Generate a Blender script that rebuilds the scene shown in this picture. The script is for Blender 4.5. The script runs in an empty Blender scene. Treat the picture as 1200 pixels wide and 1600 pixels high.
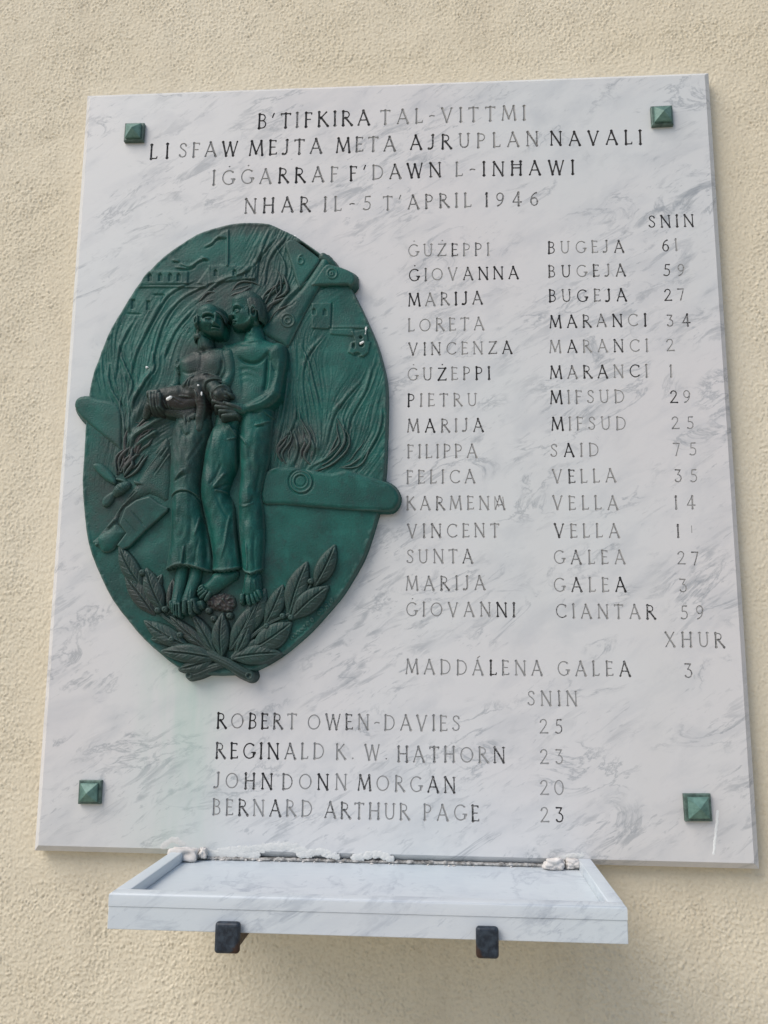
import bpy, math, random
import numpy as np
from mathutils import Matrix, Vector
from mathutils.geometry import delaunay_2d_cdt
random.seed(7); RNG = np.random.default_rng(11)
SC = bpy.context.scene
COL = SC.collection

# ------------------------------------------------------------------ camera, sky, sun, exposure
F_PX = 1374.1
CAM_POS = np.array([0.0900, -1.3510, -0.3518])
def rot_xyz(rx, ry, rz):
    cx, sx, cy, sy, cz, sz = math.cos(rx), math.sin(rx), math.cos(ry), math.sin(ry), math.cos(rz), math.sin(rz)
    X = np.array([[1, 0, 0], [0, cx, -sx], [0, sx, cx]]); Y = np.array([[cy, 0, sy], [0, 1, 0], [-sy, 0, cy]])
    Z = np.array([[cz, -sz, 0], [sz, cz, 0], [0, 0, 1]])
    return Z @ Y @ X
CAM_ROT = rot_xyz(1.7441, -0.0079, 0.0696)
cam_data = bpy.data.cameras.new('camera')
cam = bpy.data.objects.new('camera', cam_data); COL.objects.link(cam)
m4 = Matrix([list(CAM_ROT[0]) + [CAM_POS[0]], list(CAM_ROT[1]) + [CAM_POS[1]], list(CAM_ROT[2]) + [CAM_POS[2]], [0, 0, 0, 1]])
cam.matrix_world = m4
cam_data.sensor_fit = 'VERTICAL'; cam_data.sensor_height = 24.0
cam_data.lens = F_PX / 1600.0 * 24.0
cam_data.clip_start = 0.01; cam_data.clip_end = 200
SC.camera = cam

SUN_DIR = Vector((-0.62, -0.55, 0.85)).normalized()        # towards the sun: left, in front of the wall, high
world = bpy.data.worlds.new('World'); SC.world = world; world.use_nodes = True
wn = world.node_tree; sky = wn.nodes.new('ShaderNodeTexSky'); sky.sky_type = 'NISHITA'; sky.sun_disc = False
sky.sun_elevation = math.asin(SUN_DIR.z); sky.sun_rotation = math.atan2(SUN_DIR.x, SUN_DIR.y)
sky.air_density = 1.0; sky.dust_density = 1.5; sky.ozone_density = 1.0
wn.links.new(sky.outputs[0], wn.nodes['Background'].inputs[0]); wn.nodes['Background'].inputs[1].default_value = 0.150
sun_d = bpy.data.lights.new('sun', 'SUN'); sun_d.energy = 2.3; sun_d.angle = math.radians(42); sun_d.color = (1.0, 0.93, 0.84)
sun = bpy.data.objects.new('sun', sun_d); COL.objects.link(sun)
sun.rotation_euler = SUN_DIR.to_track_quat('Z', 'Y').to_euler(); sun.location = (-2, -2, 3)
SC.view_settings.view_transform = 'Standard'; SC.view_settings.look = 'None'
SC.view_settings.exposure = 0.06; SC.view_settings.gamma = 1.0

# ------------------------------------------------------------------ measuring: a photo pixel on a plane parallel to the wall
def plane(u, v, y=0.0):
    u = np.asarray(u, float); v = np.asarray(v, float)
    d = np.stack([u - 600.0, -(v - 800.0), np.full_like(u, -F_PX)], -1) @ CAM_ROT.T
    t = (y - CAM_POS[1]) / d[..., 1]
    return CAM_POS[0] + t * d[..., 0], CAM_POS[2] + t * d[..., 2]
def P3(u, v, y=0.0):
    x, z = plane(u, v, y); return (float(x), float(y), float(z))

# ------------------------------------------------------------------ object helpers
def tag(o, label=None, cat=None, group=None, kind=None):
    if label: o['label'] = label
    if cat: o['category'] = cat
    if group: o['group'] = group
    if kind: o['kind'] = kind
    return o
def link(name, me, mat=None, parent=None):
    o = bpy.data.objects.new(name, me); COL.objects.link(o)
    if mat is not None and me is not None: me.materials.append(mat)
    if parent is not None: o.parent = parent
    return o
def mesh_np(name, verts, faces, mat=None, parent=None, smooth=True, attrs=None):
    """faces: (n,3) or (n,4) array, or list of tuples"""
    me = bpy.data.meshes.new(name)
    verts = np.asarray(verts, np.float32)
    if isinstance(faces, np.ndarray):
        n, k = faces.shape
        me.vertices.add(len(verts)); me.vertices.foreach_set('co', verts.ravel())
        me.loops.add(n * k); me.loops.foreach_set('vertex_index', faces.astype(np.int32).ravel())
        me.polygons.add(n); me.polygons.foreach_set('loop_start', np.arange(0, n * k, k, dtype=np.int32))
        me.update(calc_edges=True)
    else:
        me.from_pydata([tuple(map(float, p)) for p in verts], [], faces); me.update()
    me.polygons.foreach_set('use_smooth', np.full(len(me.polygons), smooth, dtype=bool))
    if attrs:
        for k_, a in attrs.items():
            at = me.attributes.new(k_, 'FLOAT', 'POINT'); at.data.foreach_set('value', np.asarray(a, np.float32))
    return link(name, me, mat, parent)
def empty(name, loc=(0, 0, 0)):
    o = bpy.data.objects.new(name, None); COL.objects.link(o); o.location = loc; o.empty_display_size = 0.02
    return o
def fft_noise(h, w, lo, hi, seed, ax=1.0, ay=1.0):
    """band limited noise, wavelengths lo..hi in cells, unit deviation; ax, ay stretch"""
    r = np.random.default_rng(seed).standard_normal((h, w))
    fy = np.fft.fftfreq(h)[:, None] * ay; fx = np.fft.rfftfreq(w)[None, :] * ax
    f = np.hypot(fx, fy) + 1e-9
    g = np.exp(-(f * lo) ** 2) * (1 - np.exp(-(f * hi) ** 2))
    o = np.fft.irfft2(np.fft.rfft2(r) * g, s=(h, w)); return o / o.std()
def sstep(a, b, x):
    t = np.clip((x - a) / (b - a), 0, 1); return t * t * (3 - 2 * t)
def cr(pts, n=4, closed=False):
    """Catmull-Rom through points of any dimension"""
    p = np.asarray(pts, float); out = []
    m = len(p); rng = range(m if closed else m - 1)
    for i in rng:
        if closed: a, b, c, d = p[(i - 1) % m], p[i], p[(i + 1) % m], p[(i + 2) % m]
        else: a, b, c, d = p[max(i - 1, 0)], p[i], p[i + 1], p[min(i + 2, m - 1)]
        for k in range(n):
            t = k / n
            out.append(0.5 * (2 * b + (c - a) * t + (2 * a - 5 * b + 4 * c - d) * t * t + (3 * b - a - 3 * c + d) * t ** 3))
    if not closed: out.append(p[-1])
    return np.array(out)

# ------------------------------------------------------------------ materials
class NT:
    def __init__(s, name):
        s.m = bpy.data.materials.new(name); s.m.use_nodes = True; s.t = s.m.node_tree
        s.b = s.t.nodes['Principled BSDF']; s.c = s.t.nodes.new('ShaderNodeTexCoord')
    def n(s, typ, **kw):
        nd = s.t.nodes.new(typ)
        for k, v in kw.items():
            if k.startswith('i_'):
                key = k[2:]; key = int(key) if key.isdigit() else key.replace('_', ' ')
                nd.inputs[key].default_value = v
            else: setattr(nd, k, v)
        return nd
    def l(s, a, b): s.t.links.new(a, b)
    def noise(s, vec, scale, detail=4, rough=.55, dist=0.0):
        nd = s.n('ShaderNodeTexNoise', i_Scale=scale, i_Detail=detail, i_Roughness=rough, i_Distortion=dist)
        if vec is not None: s.l(vec, nd.inputs['Vector'])
        return nd.outputs['Fac']
    def mapping(s, rot=(0, 0, 0), scale=(1, 1, 1), loc=(0, 0, 0), src=None):
        nd = s.n('ShaderNodeMapping'); nd.inputs['Rotation'].default_value = rot; nd.inputs['Scale'].default_value = scale
        nd.inputs['Location'].default_value = loc
        s.l(src or s.c.outputs['Object'], nd.inputs['Vector']); return nd.outputs[0]
    def ramp(s, fac, stops, interp='LINEAR'):
        nd = s.n('ShaderNodeValToRGB'); nd.color_ramp.interpolation = interp
        e = nd.color_ramp.elements
        while len(e) < len(stops): e.new(0.5)
        for i, (p, c) in enumerate(stops):
            e[i].position = p; e[i].color = (c if hasattr(c, '__len__') else (c, c, c)) + (() if hasattr(c, '__len__') and len(c) == 4 else (1,))
        s.l(fac, nd.inputs[0]); return nd.outputs[0]
    def mix(s, fac, a, b, mode='MIX'):
        nd = s.n('ShaderNodeMix', data_type='RGBA', blend_type=mode)
        if isinstance(fac, (int, float)): nd.inputs[0].default_value = fac
        else: s.l(fac, nd.inputs[0])
        for i, v in ((6, a), (7, b)):
            if isinstance(v, tuple): nd.inputs[i].default_value = v + (1,) if len(v) == 3 else v
            else: s.l(v, nd.inputs[i])
        return nd.outputs[2]
    def math(s, op, a, b=0.0, clamp=False):
        nd = s.n('ShaderNodeMath', operation=op, use_clamp=clamp)
        for i, v in ((0, a), (1, b)):
            if isinstance(v, (int, float)): nd.inputs[i].default_value = v
            else: s.l(v, nd.inputs[i])
        return nd.outputs[0]
    def attr(s, name): return s.n('ShaderNodeAttribute', attribute_name=name).outputs['Fac']
    def bump(s, h, dist=0.001, strength=1.0, normal=None):
        nd = s.n('ShaderNodeBump', i_Strength=strength, i_Distance=dist); s.l(h, nd.inputs['Height'])
        if normal: s.l(normal, nd.inputs['Normal'])
        return nd.outputs[0]
    def out(s, color=None, rough=None, normal=None, metal=None, spec=None):
        for k, v in (('Base Color', color), ('Roughness', rough), ('Normal', normal), ('Metallic', metal), ('Specular IOR Level', spec)):
            if v is None: continue
            if isinstance(v, (int, float)): s.b.inputs[k].default_value = v
            elif isinstance(v, tuple): s.b.inputs[k].default_value = v + (1,) if len(v) == 3 else v
            else: s.l(v, s.b.inputs[k])
        return s.m

def marble_mat(name, base=(0.590, 0.605, 0.605), vein=(0.22, 0.245, 0.27), amount=1.0, off=(0, 0, 0), fine=1.0, slab=True):
    s = NT(name)
    # the veins run from lower left to upper right on the face (x, z)
    def vm(deg, sc, lc): return s.mapping(scale=(1, 1, sc), loc=lc, src=s.mapping(rot=(0, math.radians(deg), 0)))
    v = vm(31, 3.6, off); v2 = vm(24, 2.2, (off[0] + 3.1, off[1], off[2] + 1.7)); v3 = vm(34, 4.2, (off[0] + 7.1, off[1], off[2] + .7))
    patch = s.noise(vm(32, 1.9, off), 3.3, 4, .6)
    patchm = s.ramp(patch, [(0.46, 0.03), (0.60, 1.0)])
    a = s.noise(v, 15.0 * fine, 9, .66, 0.7)
    va = s.ramp(a, [(0.535, 0.0), (0.58, .5), (0.64, 1.0)])
    wisp = s.math('MULTIPLY', va, patchm)
    b = s.noise(v2, 7.0 * fine, 8, .62, 1.0)
    rid = s.math('ABSOLUTE', s.math('SUBTRACT', b, 0.5))
    line = s.ramp(rid, [(0.0, 1.0), (0.008, .5), (0.030, 0.0)])
    gate = s.ramp(s.noise(v2, 6.5 * fine, 3, .5), [(0.50, 0.0), (0.60, 1.0)])
    line = s.math('MULTIPLY', line, gate)
    sp = s.noise(v3, 34.0 * fine, 6, .7, .5)
    spots = s.math('MULTIPLY', s.ramp(sp, [(0.585, 0.0), (0.645, 1.0)]), s.ramp(patch, [(0.45, 0.10), (0.60, 1.0)]))
    soft = s.ramp(s.noise(vm(30, 2.2, (off[0] + 11, 0, 0)), 9 * fine, 5, .6, .4), [(0.48, 0.0), (0.70, 1.0)])
    cloud = s.noise(s.mapping(loc=(5, 1, 2)), 2.2, 3, .5)
    c = s.mix(s.ramp(cloud, [(0.35, 0.0), (0.65, 1.0)]), base, (base[0] * 1.04, base[1] * 0.99, base[2] * 0.985))
    c = s.mix(s.math('MULTIPLY', soft, 0.24 * amount), c, (vein[0] * 1.25, vein[1] * 1.25, vein[2] * 1.3))
    c = s.mix(s.math('MULTIPLY', wisp, 0.52 * amount), c, vein)
    c = s.mix(s.math('MULTIPLY', line, 0.62 * amount), c, vein)
    c = s.mix(s.math('MULTIPLY', spots, 0.50 * amount), c, vein)
    if slab:
        # green copper run-off below the bronze
        sep = s.n('ShaderNodeSeparateXYZ'); s.l(s.c.outputs['Object'], sep.inputs[0])
        gx = s.math('SUBTRACT', sep.outputs[0], plane(285, 1150)[0].item()); gx = s.math('MULTIPLY', gx, 16.0)
        gx = s.math('POWER', 2.718, s.math('MULTIPLY', s.math('MULTIPLY', gx, gx), -1.0))
        gz = s.ramp(s.math('MULTIPLY', s.math('ADD', sep.outputs[2], 0.66), 2.4), [(0.0, 0.35), (0.75, 1.0), (0.86, 0.0)])
        st = s.ramp(s.noise(s.mapping(scale=(1, 1, .12)), 30, 4), [(0.35, 0.3), (0.6, 1.0)])
        c = s.mix(s.math('MULTIPLY', s.math('MULTIPLY', gx, gz), s.math('MULTIPLY', st, 0.8)), c, (0.40, 0.53, 0.47))
        # faint rusty runs and grime under the bronze tip
        gm = s.ramp(s.noise(s.mapping(scale=(1, 1, .3), loc=(2, 2, 2)), 9, 5, .6), [(0.52, 0.0), (0.75, 0.35)])
        c = s.mix(s.math('MULTIPLY', gm, 0.35), c, (0.50, 0.49, 0.45))
    r = s.ramp(s.noise(None, 30, 4), [(0.3, 0.34), (0.7, 0.46)])
    nb = s.bump(s.noise(s.c.outputs['Object'], 140, 4, .6), 0.0002, 0.6)
    return s.out(c, r, nb, spec=0.4)
M_marble = marble_mat('veined_marble')
M_shelf = marble_mat('shelf_marble', base=(0.55, 0.615, 0.65), vein=(0.24, 0.28, 0.34), amount=.7, off=(2.3, .7, 4.1), fine=.8, slab=False)

def groove_mat():
    s = NT('engraved_groove')
    p = s.attr('paint')
    n = s.noise(s.c.outputs['Object'], 380, 4, .65)
    n2 = s.noise(s.c.outputs['Object'], 900, 2, .6)
    t = s.math('ADD', s.math('MULTIPLY', s.math('SUBTRACT', n, 0.5), 2.6), s.math('MULTIPLY', s.math('SUBTRACT', n2, 0.5), 1.2))
    f = s.math('ADD', t, s.math('MULTIPLY', p, 2.0)); f = s.math('SUBTRACT', f, 0.88)
    f = s.ramp(f, [(0.12, 0.0), (0.55, 1.0)])
    base = s.mix(n2, (0.23, 0.23, 0.23), (0.34, 0.34, 0.33))
    c = s.mix(f, base, (0.012, 0.012, 0.013))
    return s.out(c, 0.6)
M_groove = groove_mat()

def stucco_mat():
    s = NT('stucco_plaster')
    o = s.c.outputs['Object']
    big = s.noise(o, 2.3, 4, .55)
    fine = s.noise(o, 180, 5, .65)
    c = s.mix(s.ramp(big, [(0.3, 0.0), (0.7, 1.0)]), (0.645, 0.575, 0.435), (0.70, 0.64, 0.51))
    c = s.mix(s.ramp(fine, [(0.30, .4), (0.5, 0.0)]), c, (0.50, 0.42, 0.30))
    pits = s.n('ShaderNodeTexVoronoi', i_Scale=150.0, feature='F1'); s.l(s.mapping(scale=(1, 1, .6)), pits.inputs['Vector'])
    pm = s.ramp(pits.outputs['Distance'], [(0.0, 0.0), (0.35, 1.0)])
    hsum = s.math('ADD', s.math('MULTIPLY', fine, 1.0), s.math('MULTIPLY', pm, 0.25))
    nb = s.bump(hsum, 0.0007, 0.7)
    dirt = s.ramp(s.noise(s.mapping(scale=(1, 1, .25), loc=(1, 3, 1)), 12, 5, .65), [(0.55, 0.0), (0.8, 1.0)])
    c = s.mix(s.math('MULTIPLY', dirt, 0.3), c, (0.42, 0.36, 0.27))
    return s.out(c, 0.92, nb, spec=0.25)
M_stucco = stucco_mat()

def bronze_mat():
    s = NT('patinated_bronze')
    o = s.c.outputs['Object']
    n1 = s.noise(o, 22, 5, .6); n2 = s.noise(o, 260, 5, .65); n3 = s.noise(s.mapping(loc=(3, 3, 3)), 60, 6, .7)
    teal = s.mix(s.ramp(n1, [(0.32, 0.0), (0.66, 1.0)]), (0.0030, 0.053, 0.044), (0.0070, 0.098, 0.080))
    teal = s.mix(s.ramp(n3, [(0.52, 0.0), (0.70, 0.55)]), teal, (0.014, 0.042, 0.041))
    teal = s.mix(s.ramp(n2, [(0.60, 0.0), (0.72, 0.6)]), teal, (0.003, 0.018, 0.018))
    n4 = s.noise(s.mapping(loc=(7, 1, 4)), 9, 6, .65); n5 = s.noise(s.mapping(loc=(1, 8, 4)), 38, 6, .72)
    teal = s.mix(s.ramp(n4, [(0.48, 0.0), (0.66, 0.5)]), teal, (0.004, 0.024, 0.023))
    teal = s.mix(s.ramp(n5, [(0.55, 0.0), (0.68, 0.55)]), teal, (0.014, 0.120, 0.098))
    brown = s.mix(n1, (0.021, 0.021, 0.022), (0.045, 0.039, 0.037))
    grey = (0.020, 0.041, 0.036)
    bf = s.math('ADD', s.attr('brown'), s.math('MULTIPLY', s.math('SUBTRACT', n5, 0.5), 0.8))
    bf = s.ramp(bf, [(0.12, 0.0), (0.90, 1.0)])
    gf = s.math('ADD', s.attr('grey'), s.math('MULTIPLY', s.math('SUBTRACT', n3, 0.5), 0.8))
    gf = s.ramp(gf, [(0.30, 0.0), (0.80, 1.0)])
    c = s.mix(gf, teal, grey); c = s.mix(bf, c, brown)
    c = s.mix(s.math('MULTIPLY', s.attr('rub'), 0.50), c, (0.075, 0.120, 0.108))
    r = s.ramp(n2, [(0.3, 0.40), (0.7, 0.60)])
    nb = s.bump(s.math('ADD', n2, s.math('MULTIPLY', n3, 0.9)), 0.0004, 0.25)
    return s.out(c, r, nb, metal=0.0, spec=0.32)
M_bronze = bronze_mat()

def simple(name, c1, c2, rough=.6, scale=60, bump=0.0004, metal=0.0):
    s = NT(name); n = s.noise(s.c.outputs['Object'], scale, 6, .65)
    return s.out(s.mix(s.ramp(n, [(0.32, 0.0), (0.66, 1.0)]), c1, c2), rough, s.bump(n, bump, 0.8), metal=metal)
M_cap = simple('verdigris_cap', (0.055, 0.125, 0.105), (0.135, 0.25, 0.21), .5, 90, .0006, .1)
M_capdark = simple('verdigris_base', (0.035, 0.06, 0.05), (0.12, 0.19, 0.16), .5, 110, .0006, .1)
M_putty = simple('white_putty', (0.50, 0.47, 0.44), (0.66, 0.63, 0.60), .85, 70, .0012)
M_smear = simple('dried_smear', (0.54, 0.55, 0.54), (0.63, 0.63, 0.61), .85, 60, .0006)
M_speck = simple('white_paint_speck', (0.70, 0.72, 0.72), (0.8, 0.82, 0.80), .6, 80, .0001)
M_gap = simple('joint_mortar', (0.07, 0.065, 0.06), (0.52, 0.51, 0.49), .95, 110, .001)

def steel_mat():
    s = NT('painted_steel'); o = s.c.outputs['Object']
    n = s.noise(o, 160, 5, .65); n2 = s.noise(o, 55, 4, .6)
    c = s.mix(s.ramp(n, [(0.4, 0.0), (0.7, 1.0)]), (0.008, 0.014, 0.024), (0.035, 0.052, 0.072))
    rf = s.math('ADD', s.attr('rust'), s.math('MULTIPLY', s.math('SUBTRACT', n2, 0.5), 0.8))
    rf = s.ramp(rf, [(0.45, 0.0), (0.6, 1.0)])
    c = s.mix(rf, c, (0.035, 0.016, 0.010))
    return s.out(c, s.ramp(n, [(0.3, 0.35), (0.7, 0.6)]), s.bump(n, 0.0004, 0.8), metal=0.1)
M_steel = steel_mat()

# ------------------------------------------------------------------ the pavement at the foot of the wall (unseen, added below the frame to bounce light onto the undersides)
def build_ground():
    s = NT('bounce_paving'); n = s.noise(s.c.outputs['Object'], 3, 6, .6)
    m = s.out(s.mix(n, (0.34, 0.29, 0.22), (0.50, 0.44, 0.34)), .9, s.bump(n, .004, .5))
    o = mesh_np('bounce_pavement', [(-30, 0.06, -1.95), (30, 0.06, -1.95), (30, -40, -1.95), (-30, -40, -1.95)], [(0, 3, 2, 1)], m, None, False); tag(o, kind='structure')
build_ground()

# ------------------------------------------------------------------ the wall: displaced stucco
SLAB_T = 0.028
def build_wall():
    # dense grid over the area in view, coarse rows and columns beyond it
    st = 0.0016
    xs = np.concatenate([np.linspace(-4, -0.80, 23)[:-1], np.arange(-0.80, 0.80, st), np.linspace(0.80, 4, 23)])
    zs = np.concatenate([np.linspace(-1.96, -1.02, 12)[:-1], np.arange(-1.02, 0.95, st), np.linspace(0.95, 3, 20)])
    X, Z = np.meshgrid(xs, zs); h, w = X.shape
    def tilt(lo, hi, seed, ax, ay, sh):                 # grain whose long axis leans
        n = fft_noise(h, w, lo, hi, seed, ax, ay); ii = np.arange(h)[:, None]; jj = (np.arange(w)[None, :] + (sh * ii)).astype(int) % w
        return n[ii, jj]
    a = tilt(2.3, 9, 1, 0.85, 1.25, 0.45)            # roughcast grain
    b = fft_noise(h, w, 1.7, 6, 2, 1.0, 1.0)
    c = fft_noise(h, w, 40, 260, 3)
    d = tilt(2.4, 10, 4, 0.8, 2.6, 0.15)                # vertical drag marks of the float
    zone = sstep(-0.6, 1.0, fft_noise(h, w, 90, 400, 6) + 1.2 * np.clip(-X - .35, -1, 1))
    H = 0.80 * sstep(0.5, 2.3, a) + 0.16 * a + 0.17 * b + 0.35 * c + 0.80 * sstep(.5, 2.4, d) * zone
    H -= 0.90 * sstep(1.2, 2.4, tilt(2.2, 8, 7, .8, 1.4, .4))
    H -= 1.3 * sstep(2.3, 3.1, tilt(2.6, 9, 17, .9, 1.3, .4))          # open pores
    H += .55 * sstep(.8, 2.4, tilt(4.5, 22, 18, .8, 1.5, .3)) * a * .5   # coarser clots of render
    # smoother trowelled band round the marble
    dist = np.maximum(np.abs(X) - 0.545, np.abs(Z) - 0.645) + .006 * c
    band = sstep(0.0, 0.05, dist); amp = (0.35 + 0.65 * band) * (.72 + .28 * sstep(-.9, .8, fft_noise(h, w, 60, 260, 8)))
    swp = np.where(np.abs(X) - .545 > np.abs(Z) - .645, fft_noise(h, w, 2.2, 12, 9, 0.7, 1.9), fft_noise(h, w, 2.2, 12, 10, 1.9, 0.7))
    H = H * amp + 0.20 * swp * (1 - band) + .5 * (1 - band) * sstep(-.02, .01, dist)
    H *= np.where((np.abs(X) < 0.8) & (Z > -1.02) & (Z < 0.95), 1, 0)
    Y = SLAB_T + 0.0012 - H * 0.00125
    V = np.stack([X, Y, Z], -1).reshape(-1, 3)
    idx = np.arange(h * w).reshape(h, w)
    q = np.stack([idx[:-1, :-1], idx[:-1, 1:], idx[1:, 1:], idx[1:, :-1]], -1)
    hid = (np.abs(X) < 0.50) & (np.abs(Z) < 0.59)
    keep = ~(hid[:-1, :-1] & hid[1:, 1:])
    o = mesh_np('wall', V, q[keep].reshape(-1, 4), M_stucco)
    tag(o, kind='structure')
build_wall()

# ------------------------------------------------------------------ engraved lettering: a stroke alphabet
def arc(cx, cy, rx, ry, a0, a1, n=12):
    return [(cx + rx * math.cos(math.radians(a0 + (a1 - a0) * i / n)), cy + ry * math.sin(math.radians(a0 + (a1 - a0) * i / n))) for i in range(n + 1)]
K, N = 0.064, 0.043      # half widths of thick and thin strokes
G = {}
def g(ch, w, *st): G[ch] = (w, st)
g('A', .78, (N, [(.04, 0), (.37, 1)]), (K, [(.37, 1), (.74, 0)]), (N, [(.17, .34), (.60, .34)]), (.040, [(0, .01), (.10, .01)]), (.040, [(.66, .01), (.78, .01)]))
g('B', .54, (K, [(.08, 0), (.08, 1)]), (N, [(.08, .98)] + arc(.24, .755, .22, .225, 90, -90, 10) + [(.08, .53)]), (N, [(.08, .53)] + arc(.27, .275, .24, .255, 90, -90, 10) + [(.08, .02)]), (.040, [(0, .02), (.1, .02)]))
g('C', .76, (.047, arc(.46, .5, .42, .49, 48, 312, 20)), (.042, [(.73, .78), (.74, .93)]))
g('D', .74, (K, [(.08, 0), (.08, 1)]), (.045, [(.08, .98)] + arc(.28, .5, .42, .48, 90, -90, 14) + [(.08, .02)]), (.040, [(0, .02), (.1, .02)]))
g('E', .50, (K, [(.08, 0), (.08, 1)]), (N, [(.02, .98), (.46, .98)]), (N, [(.08, .52), (.40, .52)]), (N, [(.02, .02), (.49, .02)]), (.040, [(.46, .98), (.45, .88)]), (.040, [(.49, .02), (.50, .13)]))
g('F', .48, (K, [(.08, 0), (.08, 1)]), (N, [(.02, .98), (.46, .98)]), (N, [(.08, .52), (.38, .52)]), (.040, [(.46, .98), (.45, .87)]), (.040, [(0, .01), (.16, .01)]))
g('G', .80, (.047, arc(.45, .5, .41, .49, 50, 345, 22)), (K, [(.74, .38), (.74, .12)]), (.042, [(.60, .40), (.82, .40)]))
g('H', .74, (K, [(.08, 0), (.08, 1)]), (K, [(.66, 0), (.66, 1)]), (N, [(.08, .52), (.66, .52)]), (.040, [(0, .99), (.16, .99)]), (.040, [(0, .01), (.16, .01)]), (.040, [(.58, .99), (.74, .99)]), (.040, [(.58, .01), (.74, .01)]))
g('I', .18, (K, [(.09, 0), (.09, 1)]), (.040, [(0, .99), (.18, .99)]), (.040, [(0, .01), (.18, .01)]))
g('J', .34, (K, [(.26, 1), (.26, .18), (.20, .05), (.10, .0), (.0, .03)]), (.040, [(.16, .99), (.34, .99)]))
g('K', .66, (K, [(.08, 0), (.08, 1)]), (N, [(.56, .98), (.10, .48)]), (K, [(.22, .60), (.66, 0)]), (.040, [(0, .01), (.16, .01)]))
g('L', .48, (K, [(.08, 0), (.08, 1)]), (N, [(.02, .02), (.46, .02)]), (.040, [(.46, .02), (.48, .15)]), (.040, [(0, .99), (.16, .99)]))
g('M', .92, (N, [(.04, 0), (.14, 1)]), (K, [(.14, 1), (.46, .12)]), (N, [(.46, .12), (.78, 1)]), (K, [(.78, 1), (.88, 0)]), (.040, [(0, .01), (.09, .01)]), (.040, [(.82, .01), (.93, .01)]))
g('N', .78, (N, [(.08, 0), (.08, 1)]), (K, [(.08, 1), (.70, 0)]), (N, [(.70, 0), (.70, 1)]), (.040, [(0, .01), (.16, .01)]), (.040, [(.62, .99), (.78, .99)]), (.040, [(0, .99), (.10, .99)]))
g('O', .90, (.048, arc(.45, .5, .41, .48, 0, 360, 26)))
g('P', .54, (K, [(.08, 0), (.08, 1)]), (N, [(.08, .98)] + arc(.26, .73, .24, .25, 90, -90, 10) + [(.08, .48)]), (.040, [(0, .01), (.16, .01)]))
g('R', .66, (K, [(.08, 0), (.08, 1)]), (N, [(.08, .98)] + arc(.25, .75, .23, .23, 90, -90, 10) + [(.08, .52)]), (K, [(.25, .52), (.65, 0)]), (.040, [(0, .01), (.16, .01)]))
g('S', .52, (.047, [(.46, .82), (.42, .93), (.30, .99), (.17, .97), (.08, .88), (.07, .76), (.13, .65), (.26, .55), (.38, .46), (.46, .34), (.46, .19), (.38, .06), (.24, .01), (.10, .04), (.03, .16)]))
g('T', .64, (K, [(.32, 0), (.32, 1)]), (N, [(.02, .98), (.62, .98)]), (.040, [(.02, .98), (.01, .88)]), (.040, [(.62, .98), (.63, .88)]), (.040, [(.24, .01), (.40, .01)]))
g('U', .74, (.05, [(.10, 1), (.10, .32), (.15, .13), (.26, .03), (.38, .01), (.50, .04), (.60, .14), (.64, .32), (.64, 1)]), (.040, [(0, .99), (.18, .99)]), (.040, [(.56, .99), (.74, .99)]))
g('V', .74, (K, [(.05, 1), (.37, 0)]), (N, [(.37, 0), (.69, 1)]), (.040, [(0, .99), (.13, .99)]), (.040, [(.62, .99), (.75, .99)]))
g('W', 1.08, (K, [(.05, 1), (.30, 0)]), (N, [(.30, 0), (.54, .95)]), (K, [(.54, .95), (.78, 0)]), (N, [(.78, 0), (1.03, 1)]))
g('X', .74, (K, [(.08, 1), (.66, 0)]), (N, [(.66, 1), (.06, 0)]))
g('Z', .66, (N, [(.06, .98), (.60, .98)]), (K, [(.60, .98), (.04, .02)]), (N, [(.04, .02), (.64, .02)]), (.040, [(.64, .02), (.66, .14)]))
g('-', .36, (.05, [(.02, .44), (.14, .50), (.34, .46)]))
g("'", .20, (.05, [(.14, 1.04), (.04, .76)]))
g('.', .14, (.06, [(.06, .05), (.08, .05)]))
g('1', .18, (K, [(.10, 0), (.10, 1)]), (.035, [(.10, 1), (.0, .90)]))
g('2', .58, (.047, [(.06, .80), (.12, .93), (.26, .99), (.41, .95), (.49, .82), (.48, .66), (.36, .46), (.18, .22), (.03, .03)]), (.047, [(.03, .03), (.56, .03)]))
g('3', .52, (.047, [(.06, .97), (.44, .97), (.22, .60), (.36, .56), (.46, .44), (.48, .26), (.40, .08), (.24, .01), (.08, .05), (.03, .14)]))
g('4', .64, (.045, [(.44, 1), (.03, .27), (.62, .27)]), (K, [(.44, 1), (.44, 0)]))
g('5', .52, (.045, [(.44, .97), (.14, .97), (.11, .57), (.26, .60), (.40, .54), (.48, .38), (.45, .16), (.32, .03), (.16, .01), (.03, .08)]))
g('6', .58, (.047, [(.46, .97), (.30, .90), (.16, .73), (.08, .48), (.07, .28)]), (.047, arc(.30, .30, .23, .29, 0, 360, 18)))
g('7', .54, (.045, [(.03, .97), (.50, .97), (.20, 0)]))
g('9', .58, (.047, [(.12, .02), (.28, .10), (.42, .27), (.50, .52), (.51, .72)]), (.047, arc(.28, .70, .23, .29, 0, 360, 18)))
g('0', .72, (.047, arc(.34, .5, .31, .49, 0, 360, 22)))
def vary(ch, *extra): w, st = G[ch[0]]; G[ch] = (w, st + extra)
DOT = lambda x: (.058, [(x, 1.28), (x + .02, 1.28)])
g('|', .1, (.05, [(.05, 0), (.05, 1)]))
vary('Gd', DOT(.46)); vary('Zd', DOT(.34)); vary('Hb', (.036, [(.0, .76), (.74, .76)])); vary('Aa', (.045, [(.36, 1.18), (.52, 1.32)]))
G['An'] = (.88, G['A'][1] + ((.035, [(.0, 0), (.0, 1)]), (.035, [(.0, 1), (.30, .2)]), (.035, [(.62, .95), (.74, .05)])))
CELL = 1 / 24.0
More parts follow.
